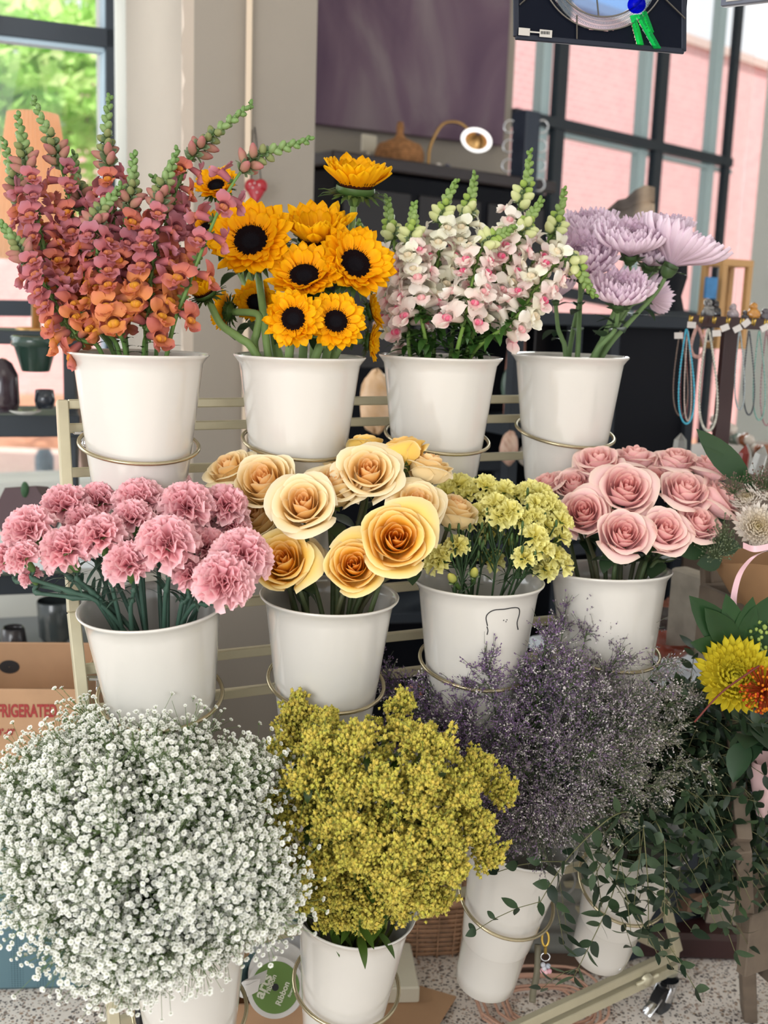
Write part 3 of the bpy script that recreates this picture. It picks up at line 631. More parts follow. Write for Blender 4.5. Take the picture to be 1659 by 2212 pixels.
for px, py, dz, R, d, cup, lb in SF:
    z = 1.79+dz; d = camdir(*d); s_ = (R*z/FPX)/.060; P = AT(px, py, z)-d*(.0 if cup != 1.15 else .01)
    if cup in (.8,): P = AT(px, py+R*.15, z)
    path = stem_pts(1, P-d*.02*s_, d, .045)
    t = thing('sunflower', lb, 'flower', path[0], 'sunflowers in the white bucket')
    m_ = MB(); m_.tube(path, np.linspace(.0075, .0058, len(path)), 9, GREEN['sun']); m_.build('stem', stemm, t)
    F = frame(d, rnd.random()*6); inst('petals', SUNM[cup], t, P, F, s_); inst('seed_disc', SUND, t, P, F, s_); inst('bracts', SUNB, t, P, F, s_)
    if rnd.random() < .5:
        m_ = MB(); leaf(m_, path[12], camdir(rnd.uniform(-1, 1), .2, -.4), .05, .018, C_(60, 84, 46), 1.); m_.build('leaf', leafm, t)
# ------------------------- chrysanthemums
MUM = [make_mum(i+3).mesh('bloom', petal) for i in range(3)]
MU = [(1252, 560, 0, 78, (-.15, .62, .75), 'lilac chrysanthemum next to the white snapdragons, dark pink centre'),
 (1365, 520, -.02, 74, (-.02, .8, .55), 'lilac chrysanthemum in the middle with incurved pale petals'),
 (1470, 535, -.01, 92, (.42, .85, .25), 'widest lilac chrysanthemum, furthest right, seen from the side'),
 (1340, 630, -.07, 66, (.0, .75, .62), 'lowest front lilac chrysanthemum with a deep mauve centre'),
 (1265, 490, .08, 62, (-.1, .8, .4), 'lilac chrysanthemum behind, showing only its upper petals'),
 (1198, 628, .03, 42, (-.1, .9, .1), 'small lilac chrysanthemum hidden below the pink snapdragon florets'),
 (1412, 545, .05, 66, (.15, .7, .6), 'lilac chrysanthemum tucked between the middle and the widest bloom'),
 (1415, 640, .09, 40, (.7, .3, -.3), 'lilac chrysanthemum facing away behind the slanting stems'),
 (1440, 490, .10, 55, (.1, .85, .3), 'pale lilac chrysanthemum rising behind the widest bloom')]
mcal = make_calyx(9, .016, .010, C_(74, 100, 58), .9).mesh('calyx', leafm)
for px, py, dz, R, d, lb in MU:
    z = 2.0+dz; d = camdir(*d); s_ = (R*z/FPX)/.055; P = AT(px, py, z)-d*.026*s_; path = stem_pts(3, P, d, .05, .6)
    t = thing('chrysanthemum', lb, 'flower', path[0], 'lilac chrysanthemums in the top right bucket')
    m_ = MB(); m_.tube(path, np.linspace(.0052, .0038, len(path)), 8, GREEN['mum']); m_.build('stem', stemm, t)
    F = frame(d, rnd.random()*6); inst('bloom', rnd.choice(MUM), t, P, F, s_); inst('calyx', mcal, t, P-d*.002, F, s_*1.1)
    m_ = MB()
    for k in range(3): a = rnd.random()*6.28; leaf(m_, path[rnd.randint(7, 16)], (math.cos(a), math.sin(a), rnd.uniform(0, .9)), rnd.uniform(.03, .055), rnd.uniform(.007, .013), C_(56, 78, 56), rnd.uniform(.4, 1.3))
    m_.build('leaves', leafm, t)
# ------------------------- carnations
CARN = [make_carn(i, C_(247, 150, 166), C_(255, 216, 220)).mesh('bloom', petal) for i in range(4)]
ccal = MB(); ccal.lathe([(.002, -.034), (.006, -.031), (.0085, -.020), (.0095, -.008), (.0125, .002), (.0115, .004)], 12, col=np.array([C_(98, 134, 74)]*4+[C_(140, 172, 96)]*2))
for k in range(5): a = k*1.2566; lobe(ccal, np.array([.009*math.cos(a), .009*math.sin(a), -.004]), (math.cos(a)*.5, math.sin(a)*.5, .9), .012, .005, C_(110, 145, 80), C_(140, 172, 96), -.3, 4)
ccal = ccal.mesh('calyx', leafm)
CA = [(333, 1022, .10, 44, 'pink carnation rising highest against the top left bucket'), (372, 1026, .13, 38, 'pink carnation behind the highest one, half hidden'),
 (61, 1123, -.02, 54, 'big pink carnation near the left edge, facing left'), (139, 1072, .04, 50, 'pink carnation on the upper left slope of the bunch'), (213, 1064, .07, 46, 'pink carnation above a dark green gap on the upper left'),
 (174, 1108, .02, 38, 'small flat pink carnation in the second row on the left'), (141, 1166, -.05, 56, 'broad pale pink carnation with a drooping skirt, left front'), (213, 1136, -.05, 52, 'pink carnation with ruffled rim above the light green calyx, left of centre'),
 (47, 1188, -.06, 38, 'small pink carnation at the lower left with a green calyx to its right'), (300, 1062, .04, 52, 'pink carnation in the upper centre of the bunch'), (286, 1100, -.01, 42, 'pink carnation directly under the upper centre one'),
 (405, 1072, .02, 56, 'large pink carnation at the upper right of centre'), (488, 1072, .05, 48, 'pink carnation at the upper right beside the apricot roses'), (362, 1150, -.07, 64, 'largest front pink carnation with two calyxes beneath'),
 (278, 1196, -.07, 50, 'pink carnation facing down to the right, low centre'), (448, 1162, .0, 44, 'shaded pink carnation to the left of the round right one'), (523, 1180, -.06, 60, 'round pink carnation touching the yellow roses on the right'),
 (409, 1222, -.05, 40, 'shaded pink carnation low between the stems'), (495, 1244, -.10, 60, 'lowest right pink carnation turned to the viewer, hanging over the rim'), (62, 1232, -.02, 24, 'tiny pink carnation petals peeking below the left calyx'),
 (8, 1192, -.01, 40, 'pink carnation cut off by the left edge of the photo'), (503, 1118, .06, 38, 'dark pink carnation behind the right side of the bunch'), (432, 1104, .07, 38, 'pink carnation in the shade under the upper right blooms'), (262, 1142, .04, 38, 'pink carnation in the shade at the centre of the bunch')]
for px, py, dz, R, lb in CA:
    z = 1.60+dz; s_ = (R*z/FPX)/.036; d = camdir((px-320)/480, .95, .55+(.7 if R > 55 and px > 480 else 0)); P = AT(px, py+R*.35, z)-d*.006
    if 'turned' in lb: P = AT(px-10, py+6, z)-d*.01
    path = stem_pts(4, P-d*.032*s_, nrm(d+camdir((px-320)/-700, .4, 0)), .012, .9)
    t = thing('carnation', lb, 'flower', path[0], 'pink carnations in the middle tier bucket')
    m_ = MB(); rr = np.linspace(.0036, .0028, len(path)); 
    for k in (10, 15): rr[k] *= 1.7
    m_.tube(path, rr, 7, GREEN['carn']); m_.build('stem', stemm, t)
    F = frame(d, rnd.random()*6); inst('bloom', rnd.choice(CARN), t, P, F, s_); inst('calyx', ccal, t, P, F, s_)
    m_ = MB()
    for k in (8, 10, 12, 15, 6): a = rnd.random()*6.28; leaf(m_, path[k], (math.cos(a)*.6, math.sin(a)*.6, 1), rnd.uniform(.03, .06), .0028, GREEN['carn'], rnd.uniform(.5, 1.8), n=6)
    m_.build('leaves', leafm, t)
# ------------------------- roses
RY = [make_rose(i, C_(253, 190, 104), C_(255, 220, 148), C_(255, 234, 184), C_(255, 246, 222), o_).mesh('bloom', petal) for i, o_ in enumerate((1., .6, 1.2))]
RY2 = [make_rose(i+5, C_(250, 172, 40), C_(255, 200, 70), C_(255, 220, 120), C_(255, 242, 196), 1.1).mesh('bloom', petal) for i in range(2)]
RP = [make_rose(i+9, C_(250, 182, 180), C_(253, 202, 202), C_(255, 216, 216), C_(255, 234, 216), o_).mesh('bloom', petal) for i, o_ in enumerate((1., .7, 1.25))]
rcal = make_calyx(5, .026, .009, C_(84, 110, 62), 1.1).mesh('calyx', leafm)
YR = [(497, 1015, .05, 50, (-.3, .7, .5), 0, 'apricot rose furthest left, leaning over the pink carnations'), (572, 1042, .0, 64, (-.15, .55, .8), 0, 'large cream-edged rose left of the bunch centre, opened wide'), (655, 1092, -.06, 64, (0, .5, .87), 0, 'cream rose with an orange heart, front centre'),
 (600, 1008, .07, 40, (0, .8, .5), 0, 'pale rose half hidden behind the wide left one'), (722, 1052, .0, 60, (.05, .75, .6), 0, 'apricot rose with a wide flaring petal, middle of the bunch'), (795, 1022, .0, 62, (.05, .5, .85), 0, 'apricot rose with a tall pointed petal against the bucket above'),
 (556, 1118, .02, 50, (-.3, .5, .7), 0, 'apricot rose low left with a greenish outer petal'), (612, 1215, -.08, 62, (-.1, .45, .88), 1, 'deep golden rose low on the left, above the bucket rim'), (765, 1222, -.09, 58, (0, .3, .95), 1, 'golden rose facing the viewer just above the bucket rim'),
 (856, 1165, -.10, 72, (.05, .25, .97), 1, 'largest open golden rose with cream frilled outer petals'), (897, 1092, -.01, 56, (.15, .6, .78), 0, 'pale apricot rose above the largest golden one'), (982, 1105, .07, 50, (.3, .75, .3), 0, 'closed peach rose on the right, seen from the side'),
 (868, 975, .05, 50, (-.2, .95, -.1), 1, 'yellow rose standing highest, seen from the side'), (925, 1010, .05, 50, (.2, .9, .1), 0, 'creamy yellow rose beside the highest one'), (708, 1003, .08, 34, (0, .9, .3), 0, 'small pale rose peeking out at the back'), (790, 960, .08, 34, (0, .9, -.2), 1, 'yellow rose back petal showing above the tall apricot one'),
 (660, 1200, .03, 40, (.2, .5, .6), 0, 'pale rose behind the deep golden one on the left')]
PK = [(1291, 1000, .03, 52, (-.1, .8, .5), 'wide flat pink rose at the upper left of the bunch'), (1371, 990, .06, 46, (0, .9, .3), 'pink rose at the very top, seen from the side'), (1351, 1058, -.03, 62, (0, .5, .86), 'fully open large pink rose in the centre'),
 (1261, 1108, -.04, 56, (-.2, .4, .9), 'salmon-peach rose at the left of the bunch'), (1348, 1156, -.08, 56, (0, .45, .88), 'pink rose with a cupped front petal, lowest centre'), (1434, 1148, -.06, 56, (.1, .5, .86), 'pink and cream rose low, right of the lowest one'),
 (1480, 1062, -.01, 54, (.1, .7, .7), 'pale pink rose with a bruised petal edge, right of centre'), (1460, 996, .05, 44, (0, .85, .45), 'dusky pink rose at the upper right'), (1540, 1008, .03, 46, (.05, .9, .25), 'tall pink rose furthest up on the right, before dark leaves'),
 (1560, 1078, .0, 54, (.6, .6, .4), 'rosy pink rose at the right edge of the bunch'), (1506, 1134, -.03, 52, (.25, .6, .6), 'pale pink rose low on the right over dark foliage'), (1417, 1036, .04, 36, (0, .6, .7), 'small pink rose tucked behind the central one'),
 (1184, 1048, .04, 42, (-.4, .8, .3), 'pale pink rose leaning left over the yellow carnations'), (1240, 1048, .02, 42, (-.1, .6, .6), 'peach rose between the left leaning one and the centre')]
def rose(b, px, py, z, R, d, me, lb, grp, lf):
    d = camdir(*d); s_ = (R*z/FPX)/.0465; P = AT(px, py, z)-d*.028*s_; path = stem_pts(b, P-d*.012*s_, d, .05, .75)
    t = thing('rose', lb, 'flower', path[0], grp); m_ = MB(); m_.tube(path, np.linspace(.0042, .0034, len(path)), 7, lerp(GREEN['rose'], C_(84, 70, 56), rnd.random()*.6)); m_.build('stem', stemm, t)
    F = frame(d, rnd.random()*6); inst('bloom', me, t, P, F, s_); inst('calyx', rcal, t, P, F, s_)
    m_ = MB()
    for k in range(lf):
        a = rnd.random()*6.28; q = path[rnd.randint(9, 17)]; dd = np.array([math.cos(a), math.sin(a), rnd.uniform(-.3, .5)]); leaf(m_, q, dd, rnd.uniform(.035, .055), rnd.uniform(.013, .019), C_(52, 74, 48), rnd.uniform(.4, 1.4), fold=.15)
    if lf: m_.build('leaves', leafm, t)
for px, py, dz, R, d, k, lb in YR: rose(5, px, py, 1.70+dz, R*1.08, d, rnd.choice(RY2 if k else RY), lb, 'apricot and yellow roses in the middle tier bucket', rnd.choice((2, 3, 4)))
for px, py, dz, R, d, lb in PK: rose(7, px, py, 1.90+dz, R, d, rnd.choice(RP), lb, 'pink roses in the middle tier bucket', 3)
# ------------------------- spray carnations
MINI = [make_carn(i+20, C_(236, 222, 104), C_(252, 248, 178), .021, 15, 1.15).mesh('bloom', petal) for i in range(3)]
minib = make_bud(.014, .005, C_(120, 140, 70), C_(220, 212, 110), C_(96, 122, 60)).mesh('bud', petal)
def c7(x, y): return 900+x*.4575, 930+y*.4575
SP = [([(200, 255), (140, 300), (240, 300)], .05, 'at the upper left beside the peach rose'), ([(325, 260), (410, 285), (350, 335)], .04, 'at the top middle of the bunch'), ([(530, 290), (470, 300), (585, 300)], .04, 'at the top right under the pale pink rose'),
 ([(620, 340), (660, 385), (600, 390)], .01, 'with the highest right blooms'), ([(290, 385), (250, 410), (345, 385)], .0, 'left of the middle, above the dark stems'), ([(400, 405), (440, 380), (375, 350)], -.04, 'with the brightest front blooms in the middle'),
 ([(550, 405), (490, 415), (570, 350)], -.02, 'right of the middle'), ([(675, 495), (620, 450), (690, 430)], .0, 'at the right edge of the bunch'), ([(190, 545), (110, 590), (90, 620)], -.05, 'low on the left, fully open'),
 ([(350, 480), (350, 610), (437, 545)], .02, 'half hidden among the middle stems'), ([(510, 600), (560, 500), (590, 560)], -.06, 'low front right with one large bloom'), ([(650, 585), (690, 625), (610, 650)], .0, 'lowest on the right'), ([(180, 715), (270, 690)], -.07, 'lowest left with one half-open bud')]
for heads, dz, lb in SP:
    z = 1.80+dz; main = AT(*c7(*heads[0]), z); fork = None; d0 = camdir(0, 1, .3); path = stem_pts(6, main, d0, .03, .8)
    t = thing('spray_carnation', 'spray of small yellow carnations '+lb, 'flower', path[0], 'small yellow carnation sprays in the bucket with the outline drawing')
    m_ = MB(); m_.tube(path, .0018, 6, GREEN['mini']); lv = MB(); fk = path[13]
    for j, h in enumerate(heads):
        P = main if j == 0 else AT(*c7(*h), z+rnd.uniform(-.015, .02))
        if j: m_.tube(catmull([fk, lerp(fk, P, .5)+Z3*-.004, P-Z3*.012, P], 4), .0013, 5, GREEN['mini'])
        d = camdir((h[0]-380)/500+rnd.uniform(-.2, .2), .8, rnd.uniform(.4, .9)); F = frame(d, rnd.random()*6); bud = (h[1] > 680) or h == (437, 545)
        if bud: inst('flower_bud', minib, t, P, F, 1.4)
        else: inst('bloom', rnd.choice(MINI), t, P-d*.004, F, rnd.uniform(1.02, 1.25))
        lv.lathe([(.0012, -.020), (.0036, -.017), (.0042, -.006), (.0052, .0)], 8, F, P, C_(86, 116, 56))
    for k in range(7):                                             # thin side shoots among the stems
        q = path[rnd.randint(6, 10)]; e = q+np.array([rnd.uniform(-.03, .03), rnd.uniform(-.03, .03), rnd.uniform(.04, .09)]); m_.tube(catmull([q, lerp(q, e, .5), e], 3), [.0014]*6+[.0008], 4, GREEN['mini']); lv.ell(e, (.0025, .0025, .007), col=C_(70, 98, 50), n=6, mth=5)
        leaf(lv, path[rnd.randint(5, 14)], (rnd.uniform(-1, 1), rnd.uniform(-1, 1), 1.2), .04, .002, GREEN['mini'], 1., n=5)
    m_.build('stem', stemm, t); lv.build('calyxes_and_leaves', leafm, t)
# ------------------------- masses of tiny florets
def frames(D, spin):                                                # vectorised frame()
    D = D/np.linalg.norm(D, axis=1)[:, None]; h = np.tile([.13, .21, 1.], (len(D), 1)); x = np.cross(h, D); x /= np.linalg.norm(x, axis=1)[:, None]+1e-9; y = np.cross(D, x)
    c, s = np.cos(spin)[:, None], np.sin(spin)[:, None]; return np.stack([c*x+s*y, -s*x+c*y, D], 2)
def scatter(mb, A, P, D, S, tint=None):
    V, Q, T, C = A; n = len(P); R = frames(D, NR.random(n)*6.28)
    W = np.einsum('nij,vj->nvi', R, V)*np.asarray(S)[:, None, None]+P[:, None, :]; c = np.tile(C, (n, 1, 1))
    if tint is not None: c = c*np.asarray(tint)[:, None, :]
    off = (np.arange(n)*len(V))[:, None, None]
    mb.add(W.reshape(-1, 3), (Q[None]+off).reshape(-1, 4) if len(Q) else None, (T[None]+off).reshape(-1, 3) if len(T) else None, c.reshape(-1, 3))
def prisms(mb, A, B, ra, rb, col):                                   # many thin three-sided twigs at once
    n = len(A); D = B-A; R = frames(D+1e-9, np.zeros(n)); a = np.arange(3)*2.094; k = np.stack([np.cos(a), np.sin(a), 0*a], 1)
    o = np.einsum('nij,vj->nvi', R, k); V = np.concatenate([A[:, None]+o*ra, B[:, None]+o*rb], 1)
    q = np.array([(0, 1, 4, 3), (1, 2, 5, 4), (2, 0, 3, 5)]); mb.add(V.reshape(-1, 3), (q[None]+(np.arange(n)*6)[:, None, None]).reshape(-1, 4), None, col)
def bezier(a, b, c, t): return (1-t)**2*a+2*t*(1-t)*b+t*t*c
# baby's breath
fl_ = MB()
for lay, (n, el, r) in enumerate(((6, .25, .0036), (5, .9, .0026), (3, 1.3, .0016))):
    for k in range(n):
        a = 6.28*(k+.5*lay)/n; u = np.array([math.cos(a)*math.cos(el), math.sin(a)*math.cos(el), math.sin(el)])*r; s_ = np.array([-math.sin(a), math.cos(a), 0])*r*.48
        fl_.add([(0, 0, 0), u*.9-s_, u*1.08+(0, 0, .0006), u*.9+s_], [(0, 1, 2, 3)], None, np.array([C_(176, 180, 140), C_(255, 255, 252), C_(255, 255, 252), C_(255, 255, 252)]))
fl_.lathe([(.0003, -.003), (.0012, -.002), (.0013, 0)], 4, col=C_(120, 146, 90)); FLB = fl_.arr()
rim, ax, base, _ = BK[8]
blobs = [((300, 1800), 1.50, .175, .150, .16, 430), ((155, 1730), 1.52, .095, .08, .09, 130), ((250, 1660), 1.56, .10, .05, .07, 100), ((100, 1655), 1.58, .04, .03, .04, 26), ((190, 1580), 1.6, .02, .03, .03, 10), ((270, 2080), 1.42, .07, .03, .05, 50), ((560, 1960), 1.44, .04, .04, .05, 30), ((90, 1850), 1.46, .075, .075, .08, 90), ((500, 1700), 1.56, .07, .06, .07, 80), ((490, 1900), 1.44, .085, .08, .08, 110), ((330, 2030), 1.42, .10, .045, .07, 110), ((170, 1960), 1.42, .07, .07, .07, 70), ((415, 1575), 1.60, .018, .03, .02, 8)]
st_, fo_ = MB(), MB(); tips = []
for (cx, cy), z, rx, ry, rz, n in blobs:
    c = AT(cx, cy, z); d = NR.normal(size=(n, 3)); d /= np.linalg.norm(d, axis=1)[:, None]; r = NR.random(n)**.33
    tips.append(c+(d[:, :1]*rt*rx+d[:, 1:2]*up*ry-d[:, 2:]*fw*rz)*r[:, None])
tips = np.concatenate(tips); n = len(tips); a0 = rim+NR.normal(size=(n, 3))*[.03, .03, .004]; mid = (a0+tips)/2+(tips-rim)*[.05, .05, .25]*.6; mid[:, 2] += .02
prev = bezier(a0, mid, tips, 0.)
for k in range(1, 6): cur = bezier(a0, mid, tips, k/5.); prisms(st_, prev, cur, .0008, .0007, C_(92, 116, 66)); prev = cur
dirs = tips-mid; dirs /= np.linalg.norm(dirs, axis=1)[:, None]
for j in range(17):
    e = tips+(NR.normal(size=(n, 3))*.017+dirs*.012); s0 = tips-dirs*.03*NR.random((n, 1)); prisms(st_, s0, e, .0005, .0003, C_(116, 140, 86))
    keep = NR.random(n) < .97; P = e[keep]; D = (P-AT(300, 1850, 1.66))+NR.normal(size=P.shape)*.06-fw*.05
    S = NR.uniform(.62, 1.08, len(P)); scatter(fo_, FLB, P, D, S, NR.uniform(.9, 1.05, (len(P), 1))*np.ones(3))
    if j % 2: P2 = lerp(s0, e, .6)+NR.normal(size=e.shape)*.006; scatter(fo_, FLB, P2, D[:1].repeat(n, 0)+NR.normal(size=e.shape)*.1, NR.uniform(.5, .85, n))
gy = solo('babys_breath', st_, leafm, 'cloud of tiny white baby\'s breath flowers spilling over the lower left bucket', 'flowers', None, 'stuff')
o = bpy.data.objects.new('florets', fo_.mesh('florets', floretm, False, np.array(gy.location))); COL.objects.link(o); o.parent = gy; o['kind'] = 'stuff'
# goldenrod
gb = MB(); gb.ell((0, 0, 0), .0024, n=6, mth=4, col=C_(214, 190, 92))
for k in range(9):
    d = nrm(NR.normal(size=3)+[0, 0, .3]); F = frame(d); gb.add([F@np.array(v)+d*.002 for v in ((.0011, 0, 0), (-.0006, .001, 0), (-.0006, -.001, 0), (0, 0, .0022))], None, [(0, 1, 3), (1, 2, 3), (2, 0, 3)], C_(230, 210, 118))
GB = gb.arr()
gtip = [(620, 1530), (710, 1540), (870, 1500), (780, 1600), (905, 1600), (960, 1610), (600, 1620), (650, 1690), (1050, 1660), (1105, 1710), (1050, 1790), (1070, 1860), (985, 1900), (960, 1960), (600, 1800), (570, 1880), (640, 1930), (700, 2000), (790, 2010), (870, 1985), (740, 1700), (830, 1700), (910, 1740), (700, 1800), (800, 1830), (880, 1850), (640, 1505), (745, 1590), (700, 1880), (770, 1870), (840, 1890), (730, 1950), (660, 1960), (800, 1990), (745, 2000), (860, 1960), (930, 1900), (925, 1965), (960, 1800), (680, 1600), (1020, 1720), (850, 1930), (930, 1680), (560, 1740), (745, 1790), (985, 1850)]
crn = AT(800, 1800, 1.68)
rim, ax, base, _ = BK[9]
for i, (px, py) in enumerate(gtip):
    rr_ = math.hypot((px-820)/280, (py-1760)/250); z = 1.62-.15*math.sqrt(max(0, 1-min(1, rr_)**2))+rnd.uniform(-.02, .02); tp = AT(px, py, z); top = py < 1600
    r0_ = rim+NR.normal(size=3)*[.03, .03, .003]; upm = lerp(r0_, tp, .5)+Z3*(.03 if top else .07)+(tp-crn)*.15
    path = catmull([rim-ax*.15, r0_, upm, tp+(rim-tp)*.12+Z3*(.0 if top else .03), tp], 7)
    lab = 'goldenrod stem with a mustard yellow plume in the bottom tier bucket'
    if i == 2: lab = 'goldenrod stem whose plume rises highest, towards the sea lavender'
    if i == 0: lab = 'goldenrod stem with the top left spike, before the apricot roses\' bucket'
    if i == 9: lab = 'goldenrod stem whose plume points furthest right'
    if i == 18: lab = 'goldenrod stem drooping lowest over its white bucket'
    t = thing('goldenrod_stem', lab, 'flower', path[0], 'goldenrod in the bottom tier bucket')
    m_ = MB(); m_.tube(path, np.linspace(.0028, .0012, len(path)), 6, C_(110, 120, 50)); fb = MB(); n_ = len(path); P = []; D = []
    for k in range(24):                                              # side sprays, curving outwards
        f_ = k/23; j = int(12+f_*(n_-13)); q = path[j]; T = nrm(path[min(j+1, n_-1)]-path[j-1]); a = k*2.4; sd = frame(T)@np.array([math.cos(a), math.sin(a), 0]); L = (.050*(1-f_)**.8+.008)*rnd.uniform(.6, 1.15)
        e = q+sd*L*.85+T*L*.6; c1 = q+sd*L*.35+T*L*.75; m_.tube([q, c1, e], .0008, 4, C_(120, 130, 56), False); nn = int(8+L*430)
        tt = NR.random(nn)**.8*.9+.1; pp = bezier(q[None], c1[None], e[None]-Z3*L*.15, tt[:, None])+NR.normal(size=(nn, 3))*.0038+Z3*.003; P.append(pp); D.append(pp-q+Z3*.03)
    P = np.concatenate(P); D = np.concatenate(D); g = NR.random((len(P), 1)); tint = np.array([1, 1, 1])*NR.uniform(.8, 1.12, (len(P), 1))*((1-g)*np.array([1., .98, .8])+g*np.array([.82, .98, .7]))
    scatter(fb, GB, P, D, NR.uniform(.7, 1.3, len(P)), tint)
    m_.build('stem', stemm, t); fb.build('plume', floretm, t)
    lv = MB()
    for k in range(9):
        a = rnd.random()*6.28; leaf(lv, path[rnd.randint(7, 16)], (math.cos(a), math.sin(a), rnd.uniform(-.6, .4)), rnd.uniform(.03, .055), .0065, C_(70, 96, 34), rnd.uniform(.3, 1.3))
    lv.build('leaves', leafm, t)
# sea lavender: a haze of forked twigs with specks of purple and cream
rim, ax, base, _ = BK[10]
A_, Bx, tw, sp = [], [], MB(), MB()
lt = [(945, 1365), (765, 1400), (800, 1450), (905, 1480), (985, 1405), (760, 1540), (1050, 1430), (1180, 1370), (1225, 1300), (1285, 1290), (1330, 1340), (1400, 1345), (1350, 1400), (1450, 1420), (1500, 1500), (1545, 1640), (1480, 1560), (1440, 1700), (1530, 1680), (1400, 1760), (1300, 1500), (1130, 1450), (1000, 1540), (1100, 1560), (1200, 1600), (1300, 1620), (1400, 1600), (1060, 1660), (1180, 1720), (1280, 1720), (940, 1560), (1340, 1760), (1000, 1480), (1240, 1440), (1110, 1740), (1200, 1800), (1100, 1700), (880, 1520), (1370, 1500), (1440, 1480), (1050, 1790), (1100, 1800), (1150, 1790), (1200, 1750), (1080, 1740), (1160, 1740), (1240, 1740), (1010, 1620), (1020, 1700)]
def bush(path_tip, z, n1, spread, colf, hz):
    tp = AT(*path_tip, z); r0_ = rim+NR.normal(size=3)*[.03, .03, .003]; c1 = lerp(r0_, tp, .55)+Z3*.05
    t_ = np.linspace(0, 1, 8)[:, None]; p = bezier(r0_[None], c1[None], tp[None], t_); prisms(tw, p[:-1], p[1:], .0012, .0009, C_(84, 98, 66))
    T = nrm(tp-c1); f1 = NR.random(n1)**.8*.72+.26; q = bezier(r0_[None], c1[None], tp[None], f1[:, None]); L = spread*(1.25-f1)[:, None]
    d1 = T+NR.normal(size=(n1, 3))*.75; d1 /= np.linalg.norm(d1, axis=1)[:, None]; e = q+d1*L; prisms(tw, q, e, .0008, .0005, C_(96, 116, 76))
    n2 = 9; q2 = np.repeat(q, n2, 0)+np.repeat(e-q, n2, 0)*NR.random((n1*n2, 1))*.75+np.repeat(e-q, n2, 0)*.25; d2 = np.repeat(d1, n2, 0)+NR.normal(size=(n1*n2, 3))*.6; e2 = q2+d2*NR.uniform(.007, .019, (n1*n2, 1)); prisms(tw, q2, e2, .0004, .0003, C_(100, 108, 88))
    n3 = 4; q3 = np.repeat(q2, n3, 0); f3 = NR.random((len(q3), 1)); P = q3+np.repeat(e2-q2, n3, 0)*f3+NR.normal(size=q3.shape)*.0012
    col = np.array([colf(p_) for p_ in P[::4]]); col = np.repeat(col, 4, 0)[:len(P)]; col = col*NR.uniform(.7, 1.25, (len(P), 1)); return P, np.repeat(d2, n3, 0), col
SPK = MB(); SPK.add([(.0007, 0, 0), (-.0004, .0007, 0), (-.0004, -.0007, 0), (.0009, 0, .0022), (-.0006, .0009, .0022), (-.0006, -.0009, .0022)], [(0, 1, 4, 3), (1, 2, 5, 4), (2, 0, 3, 5)], [(3, 4, 5)], (1, 1, 1)); SPA = SPK.arr()
def lcol(P):
    x = (P-rim)@rt; y = (P-rim)@up; g = min(1, max(0, .42+x*2.6-y*1.7+NR.normal()*.18)); c = lerp(C_(134, 108, 146), C_(160, 160, 132), g)
    if NR.random() < .2: c = np.array(C_(216, 208, 208))
    return c
for i, tpx in enumerate(lt):
    rr_ = math.hypot((tpx[0]-1180)/360, (tpx[1]-1560)/260); z = 1.86-.16*math.sqrt(max(0, 1-min(1, rr_)**2))+rnd.uniform(-.02, .05)
    edge = rr_ > .85; P, D, c = bush(tpx, z, 58 if not edge else 30, .082 if not edge else .056, lcol, 0); scatter(sp, SPA, P, D, NR.uniform(.75, 1.4, len(P)), c)
ll = solo('sea_lavender', tw, leafm, 'misty purple-grey sea lavender fanning out between goldenrod and eucalyptus', 'flowers', None, 'stuff')
o = bpy.data.objects.new('florets', sp.mesh('florets', floretm, False, np.array(ll.location))); COL.objects.link(o); o.parent = ll; o['kind'] = 'stuff'
